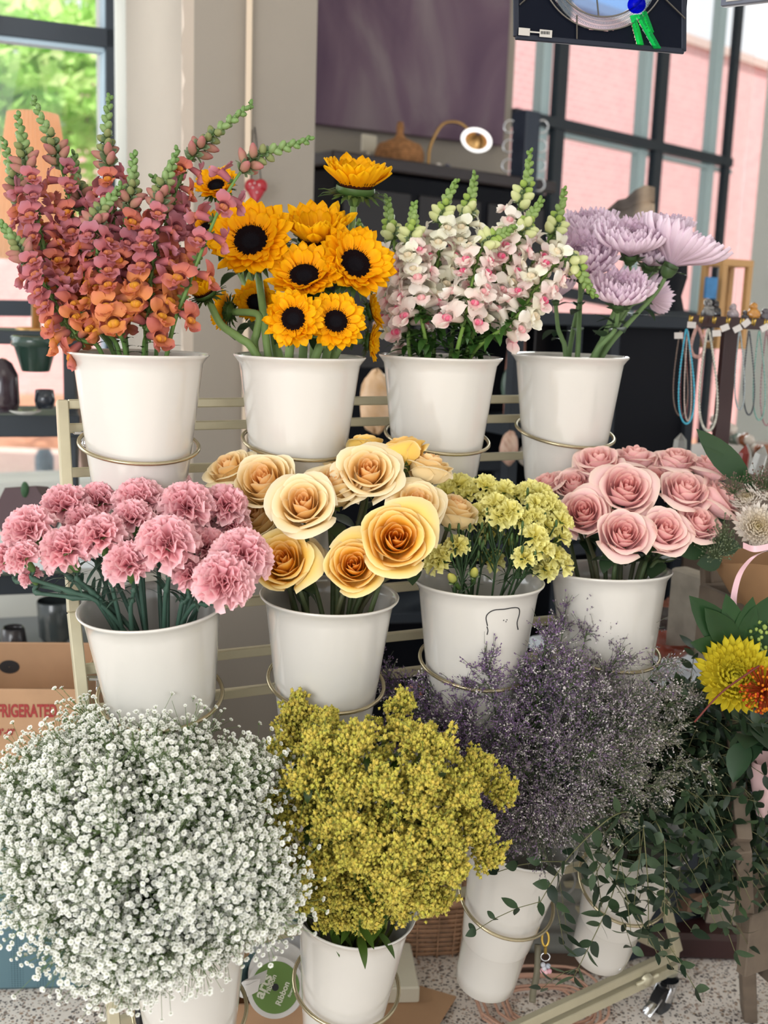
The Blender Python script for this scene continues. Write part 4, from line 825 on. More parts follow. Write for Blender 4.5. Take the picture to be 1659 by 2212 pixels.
# eucalyptus
EU = [([(1330, 1760), (1230, 1850), (1160, 1960)], -.20, 'reaching left across the gap between the two buckets'), ([(1350, 1800), (1320, 1940), (1240, 2110)], -.12, 'hanging lowest over the tilted bucket, ending near the rail'),
 ([(1390, 1790), (1400, 1920), (1400, 2040)], -.13, 'hanging straight down the front of the tilted bucket'), ([(1420, 1780), (1440, 1850), (1430, 1960)], -.12, 'short and dangling at the centre of the tilted bucket'),
 ([(1450, 1700), (1540, 1760), (1520, 1900)], -.05, 'arching right then dropping beside the bucket'), ([(1440, 1640), (1560, 1700), (1560, 1960)], -.02, 'trailing down to the right of the bucket'),
 ([(1430, 1600), (1600, 1680), (1640, 1900)], .0, 'falling at the right edge of the photo before the wooden stand'), ([(1420, 1540), (1540, 1560), (1660, 1640)], .02, 'pointing right below the yellow chrysanthemum'),
 ([(1410, 1560), (1500, 1500), (1600, 1540)], .03, 'crossing in front of the yellow chrysanthemum'), ([(1380, 1640), (1420, 1540), (1500, 1470)], .03, 'rising upright behind the sea lavender'),
 ([(1400, 1700), (1500, 1640), (1600, 1620)], -.02, 'spreading right through the middle of the bunch'), ([(1320, 1780), (1290, 1860), (1300, 1960)], -.10, 'short, over the left rim of the tilted bucket'),
 ([(1480, 1720), (1590, 1780), (1620, 1860)], .0, 'bushy, low at the right of the bunch'), ([(1420, 1700), (1480, 1720), (1470, 1860)], -.06, 'over the right rim of the tilted bucket'),
 ([(1400, 1620), (1480, 1600), (1580, 1720)], .01, 'in the dark middle of the bunch'), ([(1380, 1720), (1340, 1700), (1290, 1760)], -.03, 'under the sea lavender on the left of the bunch'),
 ([(1440, 1740), (1500, 1800), (1480, 1830)], -.04, 'curling over the rim on the right'), ([(1380, 1750), (1380, 1850), (1350, 1900)], -.12, 'lying over the front rim of the tilted bucket'),
 ([(1440, 1680), (1540, 1640), (1640, 1700)], .05, 'in the shade at the far right behind the others'), ([(1430, 1720), (1540, 1720), (1640, 1780)], .04, 'low in the shade on the far right'), ([(1400, 1600), (1460, 1520), (1560, 1500)], .06, 'dark, behind the yellow chrysanthemum'), ([(1420, 1740), (1520, 1690), (1560, 1820)], .03, 'drooping in front of the dark storage box'), ([(1440, 1650), (1560, 1600), (1650, 1560)], .05, 'ending under the orange pincushion flower')]
rim, ax, base, _ = BK[11]
for pts, dz, lb in EU:
    W = [AT(p[0], p[1], 1.93+dz+.0*k) for k, p in enumerate(pts)]; path = catmull([rim-ax*.16, rim+(W[0]-rim)*.35]+W, 9); n_ = len(path)
    t = thing('eucalyptus_branch', 'dark green eucalyptus branch '+lb, 'foliage', path[0], 'eucalyptus branches in the tilted bucket')
    m_ = MB(); m_.tube(path, np.linspace(.0018, .0007, n_), 5, C_(104, 104, 70)); lv = MB(); dense = 'tilted bucket' not in lb and 'rim' not in lb and 'two buckets' not in lb and 'trailing' not in lb
    cl = np.concatenate([[0], np.cumsum(np.linalg.norm(np.diff(path, axis=0), axis=1))]); s_ = .19
    while s_ < cl[-1]:
        j = min(np.searchsorted(cl, s_), n_-1); P = path[j]; T = nrm(path[j]-path[j-1]); a = rnd.random()*3.14; f_ = s_/cl[-1]
        for sg in (0, math.pi):
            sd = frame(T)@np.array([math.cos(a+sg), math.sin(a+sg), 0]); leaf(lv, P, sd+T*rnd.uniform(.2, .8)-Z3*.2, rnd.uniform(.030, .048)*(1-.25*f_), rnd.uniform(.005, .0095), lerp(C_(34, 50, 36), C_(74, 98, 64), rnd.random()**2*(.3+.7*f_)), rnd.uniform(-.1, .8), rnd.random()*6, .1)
        if rnd.random() < (.75 if dense else .35):                    # side twig
            sd = frame(T)@np.array([math.cos(a+1.5), math.sin(a+1.5), 0]); q = [P+sd*L_+T*L_*.7-Z3*L_*L_*4 for L_ in (0, .03, .06, .085)]; m_.tube(q, .0007, 4, C_(104, 104, 70))
            for L_ in q[1:]:
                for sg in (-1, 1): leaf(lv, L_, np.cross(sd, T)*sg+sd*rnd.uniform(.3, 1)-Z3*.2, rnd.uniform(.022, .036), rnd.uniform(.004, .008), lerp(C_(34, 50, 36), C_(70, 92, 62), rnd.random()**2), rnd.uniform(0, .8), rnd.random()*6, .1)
        s_ += rnd.uniform(.010, .016) if dense else .024
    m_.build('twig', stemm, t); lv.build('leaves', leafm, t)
# ---------------------------------------------------------------- background things
def RotY(d): d = nrm(d); return np.stack([d, np.cross(Z3, d), Z3], 1)
def scl(px, z): return px*z/FPX                                      # pixels to metres at a depth
WDIR = PLW.d
def lathe_thing(name, px, py, z, prof_px, m_, label, cat, col=(1, 1, 1), n=28, group=None):
    b = AT(px, py, z); k = z/FPX
    return solo(name, MB().lathe([(max(1e-4, r*k), h*k) for r, h in prof_px], n, None, b, col), m_, label, cat, group)
def blob(c, rad, seed, amp=.18, col=(1, 1, 1), n=18, mth=13, mb=None, col2=None):
    R_ = np.random.default_rng(seed); m_ = mb or MB(); ph = R_.random(6)*6; th = np.linspace(.03, math.pi-.03, mth); a = np.arange(n)*2*math.pi/n; P = []; Cc = []
    for t in th:
        row = []; rc = []
        for q in a:
            f_ = 1+amp*(math.sin(3*q+ph[0])*math.sin(2*t+ph[1])+.6*math.sin(5*q+ph[2]+3*t)+.4*R_.normal()*.5); row.append(np.array([math.sin(t)*math.cos(q), math.sin(t)*math.sin(q), math.cos(t)])*f_*rad+c); rc.append(lerp(col, col2 if col2 is not None else col, R_.random()))
        P.append(row); Cc.append(rc)
    m_.grid(np.array(P), np.array(Cc), True); return m_
# painting
PF = Plane(PPA.P+PPA.n*.03, 28.5); a = PF.at(676, 268); b = PF.at(1083, 312); a0 = a*[1, 1, 0]; b0 = b*[1, 1, 0]; zt = a[2]-.0; hgt = 1.5
t = thing('painting', 'large abstract painting in dusky purple and grey hung on the back wall', 'painting', (a0+b0)/2+Z3*zt)
Rw = np.stack([PF.d, -PF.n, Z3], 1); MB().box((a0+b0)/2+Z3*(zt+hgt/2), (np.linalg.norm(b0-a0), .035, hgt), Rw, .003).build('canvas', paintm, t, False)
# dark console cabinet
zc = 3.95; tl = AT(692, 352, zc); tr = AT(1105, 385, zc+.60); d = nrm((tr-tl)*[1, 1, 0]); n_ = np.array([d[1], -d[0], 0]); ztop = (tl[2]+tr[2])/2; Rc = np.stack([d, -n_, Z3], 1); L = np.linalg.norm((tr-tl)*[1, 1, 0])+.1; cc = (tl+tr)/2*[1, 1, 0]+n_*.02
t = thing('console_cabinet', 'dark brown console cabinet under the purple painting', 'cabinet', cc)
MB().box(cc+Z3*(ztop-.02), (L+.06, .32, .045), Rc, .006).build('top', darkwood, t, False)
MB().box(cc+Z3*(ztop-.5)-n_*.0, (L, .28, .9), Rc, .006).build('body', blackm, t, False)
for k in (-.33, 0, .33):
    o = MB().box(cc+Z3*(ztop-.48)+d*L*k+n_*.145, (L*.29, .012, .74), Rc, .004).build('door', mat('door_panel', C_(30, 26, 30), .5), t, False)
    MB().ell(cc+Z3*(ztop-.45)+d*L*(k+.1)+n_*.162, .012, n=12, mth=8).build('knob', chrome, o)
# woven basket with a lid handle
zb = 4.18; bs = AT(862, 352, zb); k = zb/FPX; m_ = MB()
m_.lathe([(46*k, 0), (54*k, 10*k), (56*k, 26*k), (50*k, 34*k), (36*k, 40*k)], 30, None, bs, C_(176, 128, 84)); 
t = thing('wicker_basket', 'low woven tan basket with a pointed lid on the dark cabinet', 'basket', bs); wick = mat('wicker', C_(176, 124, 78), .8, noise=(60, .5), bump=.6, bscale=80)
m_ = MB()
for j in range(9): m_.tube([bs+np.array([(50+5*math.sin(j/8*3)-j*.9)*k*math.cos(q), (50+5*math.sin(j/8*3)-j*.9)*k*math.sin(q), (2+j*4.2)*k]) for q in np.linspace(0, 6.284, 33)], 3.2*k, 5, cap=False)
m_.build('body', wick, t); m_ = MB(); m_.lathe([(46*k, 36*k), (30*k, 44*k), (12*k, 52*k), (7*k, 60*k), (8.5*k, 72*k), (6*k, 84*k), (.1*k, 86*k)], 24, None, bs); m_.build('lid', wick, t)
m_ = MB(); m_.box(AT(797, 310, 4.25), (40*k, .01, 36*k), Rc, .001); m_.tube([AT(797, 328, 4.25), AT(790, 350, 4.25)], .006, 6); solo('price_card', m_, mat('paper', C_(226, 218, 200), .8), 'small blank white card on a stand beside the woven basket', 'card', smooth=False)
# arched lamp
t = thing('arc_lamp', 'brass arched desk lamp with a glowing round head on the dark cabinet', 'lamp', AT(925, 358, 4.3)); brass = mat('brass', C_(190, 150, 96), .3, metal=.9)
m_ = MB(); m_.tube(catmull([AT(925, 358, 4.3), AT(930, 315, 4.3), AT(955, 270, 4.3), AT(990, 265, 4.3), AT(1018, 285, 4.3)], 8), .006, 8); m_.build('arm', brass, t)
hd = AT(1030, 300, 4.3); F = frame(camdir(-.25, -.85, .45)); k = 4.3/FPX; MB().lathe([(6*k, -22*k), (14*k, -18*k), (28*k, -6*k), (31*k, 1*k)], 28, F, hd+F@np.array([0, 0, 4*k])).build('shade', brass, t)
MB().lathe([(31*k, 2*k), (34*k, 4*k), (31*k, 8*k), (25*k, 6*k)], 30, F, hd).build('light_ring', mat('lamp_glow', (1, 1, 1), emis=(1, .97, .92, 1.3)), t)
for px, py, c, lb in ((947, 360, C_(235, 225, 215), 'pale glossy round knick-knack on the dark cabinet edge'), (966, 362, C_(90, 90, 110), 'small dark round knick-knack next to the pale one on the cabinet')): solo('ornament_ball', MB().ell(AT(px, py, 4.25), 8*4.25/FPX, n=14, mth=9, col=c), vglos, lb, 'ornament')
# black hoop carousel
zs = 4.4; k = zs/FPX; bc = AT(1128, 420, zs); t = thing('hoop_display_stand', 'blue-black upright display stand with wire hoops before the right window', 'stand', bc); navy = mat('navy_lacquer', C_(38, 48, 66), .4)
MB().box(bc+Z3*85*k, (44*k, 44*k, 170*k), Rc, .004).build('post', navy, t, False)
for j, h in enumerate((20, 60, 100, 140)):
    for sg in (-1, 1):
        c = bc+Z3*h*k+rt*sg*34*k; MB().tube([c+rt*math.cos(q)*13*k+Z3*math.sin(q)*13*k for q in np.linspace(0, 6.283, 21)], .0035, 6, cap=False).build('hoop', chrome, t)
# red heart hanging from a nail by the column
z = 3.05; k = z/FPX; c = AT(553, 412, z); t = thing('heart_ornament', 'red heart with white dots hanging on strings from the column', 'ornament', c)
V = []; rdm = mat('red_ceramic', C_(168, 26, 40), .3, noise=(9, .1)); m_ = MB()
for sg in (-1, 1): m_.ell(c+rt*sg*10*k+up*10*k, (15*k, 9*k, 15*k), n=16, mth=10)
P = []
for v in np.linspace(0, 1, 10): P.append([c+rt*(24*k*(1-v)**.75*math.cos(q))+fw*8*k*(1-v)**.5*math.sin(q)+up*(8-36*v)*k for q in np.arange(16)*math.pi/8])
m_.grid(np.array(P), wrap=True); m_.build('heart', rdm, t)
m_ = MB(); nl = AT(545, 232, 3.1); [m_.tube([nl, c+rt*s_*11*k+up*22*k], .0016, 5) for s_ in (-1, 1)]; m_.build('string', rubber, t)
m_ = MB(); [m_.ell(c+rt*a_*k+up*b_*k-fw*9*k, 1.8*k, n=6, mth=5) for a_, b_ in ((-12, 12), (-6, 4), (8, 10), (3, -6), (-2, 14))]; m_.build('dots', mat('white_dot', (.9, .85, .85), .5), t)
# stained glass panel (hanging, top right)
z = 1.75; PG = Plane(AT(1290, 100, z), 13); t = thing('stained_glass_panel', 'square dark stained glass panel with a bubbled white ring, blue knot and green stems', 'stained glass', PG.at(1115, 79)); gup = Z3; g0 = PG.at(1115, 79); g1 = PG.at(1475, 111); wv = g1-g0; gw = np.linalg.norm(wv); gx = wv/gw; gn = nrm(np.cross(gx, gup)); gy_ = np.cross(gn, gx)*1.; 
if gy_[2] < 0: gy_ = -gy_
if gn@(CP-g0) < 0: gn = -gn
def gpt(px, py, o_=0.): d_ = ray(px, py); q = CP+d_*(((g0-CP)@gn)/(d_@gn)); return q+gn*o_
gh = gw*1.02
cxy = gpt(1302, -72); rad = np.linalg.norm(gpt(1302, 38)-cxy)
def disc(r0_, r1_, o_, n=48): return MB().grid(np.array([[cxy+gn*o_+gx*r*math.cos(q)+gy_*r*math.sin(q) for q in np.linspace(0, 6.2832, n)] for r in (r0_, r1_)]))
QD = [[(1358, 36), (1368, 34), (1384, 98), (1374, 98)], [(1370, 34), (1382, 34), (1423, 106), (1410, 106)], [(1384, 28), (1391, 26), (1408, 72), (1400, 66)], [(1371, 48), (1376, 60), (1386, 99), (1380, 99)]]
def to2(P): return np.array([(P-g0)@gx, (P-g0)@gy_])
Q2 = [[to2(gpt(*p)) for p in q] for q in QD]; c2d = to2(cxy); ro = rad+scl(28, z)
def inpoly(p, q):
    sg = [np.sign((b[0]-a[0])*(p[1]-a[1])-(b[1]-a[1])*(p[0]-a[0])) for a, b in zip(q, q[1:]+q[:1])]; return abs(sum(sg)) == 4
m_ = MB(); NN = 150; cs_ = gw/NN; cells = []
for iy in range(NN):
    run = None
    for ix in range(NN+1):
        p = np.array([(ix+.5)*cs_, (iy+.5)*cs_*gh/gw]); solid = ix < NN and np.hypot(*(p-c2d)) > ro and not any(inpoly(p, q) for q in Q2)
        if solid and run is None: run = ix
        if not solid and run is not None: m_.box(g0+gx*(run+ix)/2*cs_+gy_*(iy+.5)*cs_*gh/gw, ((ix-run)*cs_, .004, cs_*gh/gw), np.stack([gx, -gn, gy_], 1)); run = None
m_.build('dark_glass', mat('dark_navy_glass', C_(10, 15, 28), .5, spec=.1), t, False)
emg = lambda nm, c, s_: mat(nm, c, .2, trans=.0, emis=(*c, s_))
def glowglass(nm, c):                                            # see-through coloured glass
    mt = mat(nm, c, .1, trans=.6); N = mt.node_tree.nodes; L = mt.node_tree.links; tp = N.new('ShaderNodeBsdfTransparent'); tp.inputs[0].default_value = (*c, 1); mx = N.new('ShaderNodeMixShader'); mx.inputs[0].default_value = .75
    o_ = N['Material Output']; src = o_.inputs[0].links[0].from_socket; L.new(src, mx.inputs[1]); L.new(tp.outputs[0], mx.inputs[2]); L.new(mx.outputs[0], o_.inputs[0]); return mt
disc(.0001, rad, .0045).build('sky_glass', glowglass('pale_blue_glass', C_(150, 190, 245)), t, False)
bub = glowglass('bubble_glass', C_(225, 232, 240)); o = disc(rad, rad+scl(28, z), .005).build('bubble_ring', bub, t, False)
m_ = MB()
for q in np.linspace(math.pi*1.05, math.pi*1.95, 90):
    for rr_ in (5, 13, 22): m_.lathe([(.0016, 0), (.0021, .0008), (.0016, .0014)], 7, np.stack([gx, gy_, gn], 1), cxy+gn*.0055+gx*(rad+scl(rr_, z))*math.cos(q+rr_*.0013)+gy_*(rad+scl(rr_, z))*math.sin(q+rr_*.0013))
m_.build('glass_bubbles', glowglass('bubble_rim', C_(200, 214, 226)), o)
lead = mat('lead_came', C_(120, 116, 110), .4, metal=.6)
for P_ in ([(1302-137*math.cos(q), -72+(139)*math.sin(q)) for q in np.linspace(.2, 2.95, 30)], [(1302-110*math.cos(q), -72+110*math.sin(q)) for q in np.linspace(.2, 2.95, 30)]): m_ = MB(); m_.tube([gpt(x_, y_, .006) for x_, y_ in P_], .0013, 5); m_.build('lead_line', lead, t)
for A_, B_ in (((1243, 35), (1243, 86)), ((1430, -3), (1476, 42)), ((1120, 12), (1137, -3)), ((1290, 38), (1285, -10))): m_ = MB(); m_.tube([gpt(*A_, .006), gpt(*B_, .006)], .0013, 5); m_.build('lead_line', lead, t)
m_ = MB(); m_.ell(gpt(1368, 14, .012), (scl(20, z), .012, scl(18, z)), np.stack([gx, gn, gy_], 1), 18, 12); m_.ell(gpt(1372, 17, .017), (scl(11, z), .012, scl(8, z)), np.stack([gx, gn, gy_], 1), 14, 10); m_.build('blue_knot', glowglass('cobalt_glass', C_(16, 40, 235)), t)
grn = glowglass('green_glass', C_(70, 255, 165))
for qd in QD if 1 else ([(1358, 36), (1368, 34), (1384, 98), (1374, 98)], [(1370, 34), (1382, 34), (1423, 106), (1410, 106)], [(1384, 28), (1391, 26), (1408, 72), (1400, 66)], [(1371, 48), (1376, 60), (1386, 99), (1380, 99)]):
    m_ = MB(); Pn = np.array([gpt(x_, y_, .0085) for x_, y_ in qd]); Pb = Pn-gn*.005; m_.add(np.concatenate([Pn, Pb]), [(0, 1, 2, 3), (7, 6, 5, 4), (0, 4, 5, 1), (1, 5, 6, 2), (2, 6, 7, 3), (3, 7, 4, 0)]); m_.build('green_stem', grn, t, False)
m_ = MB(); A_, B_ = gpt(1117, 62, .006), gpt(1192, 83, .006); lab_w = mat('label_paper', C_(190, 186, 180), .7)
for x0, x1, y0, y1 in ((1117, 1142, 63, 78), (1162, 1190, 67, 82), (1140, 1164, 70, 73)): m_.box(gpt((x0+x1)/2, (y0+y1)/2, .0062), (scl(x1-x0, z), .0006, scl(y1-y0, z)), np.stack([gx, -gn, gy_], 1))
o = m_.build('price_label', lab_w, t, False); m_ = MB()
for j in range(9): m_.box(gpt(1166+j*2.2, 72.5+j*.1, .0068), (scl(1.+.6*(j % 3 == 0), z), .0004, scl(6, z)), np.stack([gx, -gn, gy_], 1))
m_.build('barcode', rubber, o, False)
m_ = MB(); [m_.bar(gpt(a_, b_, 0), gpt(c_, d_, 0), .009, .006, hint=tuple(gn)) for a_, b_, c_, d_ in ((1113, 79, 1477, 111), (1115, 80, 1113, -300), (1476, 112, 1478, -300))]; m_.build('edge_frame', mat('zinc_edge', C_(40, 44, 56), .35, metal=.5), t, False)
m_ = MB(); [m_.tube([gpt(x_, -290, 0), gpt(x_, -290, 0)*[1, 1, 0]+Z3*3.6], .0015, 4) for x_ in (1150, 1450)]; m_.build('chain', chrome, t)
# corner of a second panel
t = thing('stained_glass_panel', 'grey framed panel showing only its bottom edge at the top right corner', 'stained glass', AT(1600, 10, 1.7)); a = AT(1549, 18, 1.7); b = AT(1665, 4, 1.62); bx = nrm(b-a); bn = nrm(np.cross(bx, Z3)); Rb_ = np.stack([bx, -bn, np.cross(-bn, bx)*-1], 1)
MB().box((a+b)/2+bx*.1+Z3*.15, (.28, .012, .3), np.stack([bx, bn, Z3], 1), .002).build('panel', mat('panel_grey', C_(110, 112, 122), .4, metal=.3), t, False)
sgn = -1 if bn@(CP-a) < 0 else 1; MB().box((a+b)/2+Z3*.012+bn*sgn*.0075-bx*.012, (.03, .001, .012), np.stack([bx, bn, Z3], 1)).build('price_label', lab_w, t, False); MB().box((a+b)/2+Z3*.10+bn*sgn*.0068+bx*.1, (.24, .001, .17), np.stack([bx, bn, Z3], 1)).build('dark_glass', blackm, t, False)
# driftwood and dark carved board behind the lilac chrysanthemums
m_ = MB(); z = 3.2; P = []; prof_ = [(1300, 480, 1312, 452), (1320, 500, 1335, 432), (1345, 505, 1352, 428), (1362, 510, 1372, 410), (1385, 512, 1392, 400), (1402, 512, 1404, 402), (1413, 510, 1415, 405)]
for x0, y0, x1, y1 in prof_: P.append([AT(lerp(x0, x1, v), lerp(y0, y1, v), z+.07*math.sin(v*3.14+1)*sg+rnd.uniform(-.01, .01)) for v, sg in ((0, 1), (.35, -1), (.7, -1), (1, -.6), (1, .8), (.5, 1))])
m_.grid(np.array(P), np.array([C_(120, 110, 104)]*4+[C_(190, 168, 146)]*3), True); m_.add([np.mean(P[0], 0)], None, None); n0 = m_.n-1
m_.T.append(np.array([[k_, (k_+1) % 6, n0] for k_ in range(6)])); m_.add([np.mean(P[-1], 0)]); n1 = m_.n-1; b_ = (len(P)-1)*6; m_.T.append(np.array([[b_+k_, b_+(k_+1) % 6, n1] for k_ in range(6)]))
solo('driftwood_piece', m_, mat('driftwood', None, .85, noise=(14, .4), bump=.6, bscale=30), 'pointed grey and tan driftwood piece standing above the lilac chrysanthemums', 'driftwood')
t0 = AT(1440, 672, 3.0); m_ = MB(); P = []
for y_, x0, x1 in ((672, 1412, 1478), (640, 1405, 1472), (600, 1415, 1485), (560, 1432, 1486), (520, 1440, 1478), (500, 1450, 1466)): P.append([AT(x_, y_, 3.+dz) for x_, dz in ((x0, 0), ((x0+x1)/2, -.05), (x1, 0), ((x0+x1)/2, .05))])
m_.grid(np.array(P), wrap=True); solo('dark_sculpture', m_, blackm, 'black carved stone slab standing on the dark shelf behind the slanting stems', 'sculpture')
# wooden display case
z = 3.3; k = z/FPX; base_ = AT(1556, 745, z); t = thing('display_case', 'small light wood display case with glass sides near the right wall', 'case', base_); oak = mat('light_oak', C_(206, 160, 104), .5, noise=(8, .2)); dx, dy = nrm([.9, .45, 0]), nrm([-.45, .9, 0]); W_, D_, Hc = 70*k, 55*k, 172*k
for sx in (-.5, .5):
    for sy in (-.5, .5): p = base_+dx*W_*sx+dy*D_*sy; MB().bar(p, p+Z3*Hc, .018, .018, hint=tuple(dx)).build('corner_post', oak, t, False)
for h in (0, Hc): MB().box(base_+Z3*h, (W_+.02, D_+.02, .02), np.stack([dx, dy, Z3], 1), .002).build('panel', oak, t, False)
MB().box(base_+Z3*Hc*.5, (W_-.02, .003, Hc-.03), np.stack([dx, dy, Z3], 1)).build('glass', clear, t, False)
solo('blue_picture', MB().box(AT(1535, 622, 3.2), (30*k, .01, 44*k), np.stack([dx, dy, Z3], 1), .001), mat('blue_print', C_(70, 140, 200), .5, noise=(20, .4)), 'small blue picture inside the light wood display case', 'picture', smooth=False)
# dark shelf unit behind the rack on the right
z = 2.75; a = AT(1118, 672, z); b = AT(1500, 690, z+.28); d = nrm((b-a)*[1, 1, 0]); n_ = np.array([d[1], -d[0], 0]); Rs = np.stack([d, -n_, Z3], 1); zt = a[2]; Ls = np.linalg.norm((b-a)*[1, 1, 0]); sc = (a+b)/2*[1, 1, 0]-n_*.17
t = thing('shelf_unit', 'tall black shelf unit with slate uprights behind the right side of the rack', 'shelf', sc); slate = mat('slate_paint', C_(46, 52, 60), .6, spec=.25)
MB().box(sc+Z3*(zt-.016), (Ls+.04, .40, .032), Rs, .003).build('top', slate, t, False)
for s_ in (-.5, -.19, .02, .5):
    p = sc+d*Ls*s_+n_*.17; MB().bar(p, p+Z3*(zt-.03), .03, .03, hint=tuple(d)).build('upright', slate, t, False)
MB().box(sc+d*Ls*.26+Z3*(zt*.5), (Ls*.47, .34, zt-.06), Rs, .002).build('black_panel', blackm, t, False)
for h in (.62, .30): MB().box(sc+Z3*(zt-h)-d*Ls*.22, (Ls*.52, .36, .03), Rs, .002).build('shelf_board', slate, t, False)
MB().box(sc-n_*.16-d*Ls*.25+Z3*(zt*.5), (Ls*.5, .01, zt-.06), Rs).build('back_panel', blackm, t, False)
# lower dark shelf continuing left behind the top buckets
z = 2.9; a = AT(700, 985, z); b = AT(1080, 1035, z+.1); d2 = nrm((b-a)*[1, 1, 0]); n2 = np.array([d2[1], -d2[0], 0]); R2 = np.stack([d2, -n2, Z3], 1); c2 = (a+b)/2*[1, 1, 0]-n2*.2; t = thing('low_shelf', 'low dark shelf holding polished stones, seen between the top buckets', 'shelf', c2); zz = a[2]-.02
L2 = np.linalg.norm((b-a)*[1, 1, 0])
for h in (zz, zz-.42): MB().box(c2+Z3*h, (L2, .42, .03), R2, .003).build('shelf_board', slate, t, False)
for s_ in (-.5, .5):
    for q in (-.19, .19): p = c2+d2*L2*s_+n2*q; MB().bar(p, p+Z3*zz, .03, .03, hint=tuple(d2)).build('upright', slate, t, False)
MB().box(c2-n2*.2+Z3*.6, (L2, .01, 1.2), R2).build('back_panel', blackm, t, False)
# stones
for nm, px, py, z, rx, rz, c1, c2_, lb in (('polished_stone', 812, 868, 2.72, 36, 66, C_(226, 180, 130), C_(248, 214, 180), 'amber polished stone glowing between sunflower and snapdragon buckets'), ('polished_stone', 1100, 968, 2.76, 20, 36, C_(200, 150, 130), C_(236, 206, 186), 'small rosy stone between the two right buckets of the top tier'),
    ('green_stone', 1106, 840, 2.9, 22, 54, C_(70, 92, 82), C_(96, 120, 106), 'dark green stone slab behind the right top bucket'), ('polished_stone', 1138, 985, 2.82, 20, 22, C_(205, 195, 185), C_(236, 226, 216), 'pale round stone behind the right top bucket'),
    ('polished_stone', 1112, 815, 2.98, 22, 150, C_(200, 140, 122), C_(216, 164, 146), 'tall pinkish stone post behind the white snapdragons')):
    c = AT(px, py, z); k = z/FPX; solo(nm, blob(c, np.array([rx*k, rx*k*.8, rz*k]), int(px), .08, c1, col2=c2_), mat('stone', None, .35, noise=(12, .25)), lb, 'stone')
# jewellery rack
z = 2.35; k = z/FPX; jp = AT(1562, 1140, z); a = AT(1500, 693, z-.02); b = AT(1690, 703, z+.05); t = thing('jewellery_rack', 'dark red-brown rack with brass hooks for necklaces at the right', 'rack', (jp[0], jp[1], 0)); mah = mat('mahogany', C_(54, 28, 28), .4, noise=(8, .2))
MB().bar(a, b, .05, .024).build('rail', mah, t, False); p = AT(1578, 705, z+.02); MB().bar(p, p*[1, 1, 0]+Z3*.05, .03, .03, hint=(1, 0, 0)).build('post', mah, t, False); MB().box(p*[1, 1, 0]+Z3*.03, (.4, .4, .06), None, .01).build('base', mah, t, False)
brs = mat('gold_hook', C_(214, 180, 90), .3, metal=.9); ks = []
for x_ in (1490, 1512, 1540, 1570, 1600, 1625, 1652):
    h = AT(x_, 690+(x_-1500)*.05, z-.045); MB().tube([h+Z3*.008, h-Z3*.004, h-fw*.012-Z3*.008, h-fw*.02+Z3*.002], .002, 6).build('hook', brs, t); ks.append(h-fw*.014)
wire = AT(1470, 690, z-.05)
def necklace(px, py0, py1, wpx, col, r_, label, bead=True, dz=0.):
    c0 = AT(px, py0, z-.06+dz); H_ = (py1-py0)*k; W_ = wpx*k; pts = [c0+rt*(W_*math.sin(q)*(.25+.75*(.5-.5*math.cos(q)))*.9)+up*(-H_*(.5-.5*math.cos(q))) for q in np.linspace(0, 2*math.pi, 90)]
    m_ = MB()
    if bead:
        for q in pts[::1]: m_.ell(q, r_, n=6, mth=4, col=np.array(col)*rnd.uniform(.8, 1.15))
    m_.tube(pts, r_*.55, 5, col, False); return solo('necklace', m_, vglos, label, 'necklace', 'necklaces on the dark red rack')
necklace(1483, 712, 910, 26, C_(60, 168, 196), .0024, 'turquoise bead necklace with white end beads hanging leftmost on the rack')
necklace(1470, 716, 895, 24, C_(118, 96, 84), .0018, 'brown cord necklace behind the turquoise one', dz=.02)
necklace(1486, 716, 905, 12, C_(190, 170, 160), .0020, 'pale pink bead necklace inside the turquoise loop', dz=.012)
necklace(1478, 718, 900, 13, C_(120, 36, 40), .0015, 'thin dark red necklace inside the turquoise loop', dz=.025)
necklace(1507, 705, 770, 22, C_(196, 150, 142), .0042, 'short rose bead bracelet over the black panel', dz=.03)
necklace(1530, 712, 925, 30, C_(186, 184, 172), .0032, 'grey-white bead necklace hanging next to the turquoise one')
for j, (px, w_, c, lb) in enumerate(((1598, 16, C_(150, 158, 160), 'thin silver chain necklace right of the rack post'), (1618, 18, C_(70, 74, 80), 'dark grey cord necklace right of the silver chain'), (1640, 20, C_(120, 160, 150), 'pale green bead necklace near the right edge'), (1656, 20, C_(150, 118, 122), 'mauve bead necklace at the right edge'))): necklace(px, 716, 880+j*12, w_, c, .0022, lb, dz=.01*j)
for j, (x_, y_, r_) in enumerate(((1466, 725, .05), (1494, 702, -.05), (1548, 720, .1), (1566, 708, .4), (1593, 710, .5), (1612, 698, .7), (1652, 708, .5))):
    c = AT(x_, y_, z-.075); F = frame(-fw, r_, (0, 0, 1)); m_ = MB().box(c, (18*k, 13*k, .0012), F); solo('price_tag', m_, mat('tag_paper', C_(206, 200, 196), .8), 'small white price tag '+('on the turquoise necklace', 'beside the first brass hook', 'over the short rose bracelet', 'right of the grey bead necklace', 'left of the tiger stone figurine', 'tilted beside the amber figurine', 'nearest the right edge')[j], 'tag', 'price tags on the jewellery rack', smooth=False)
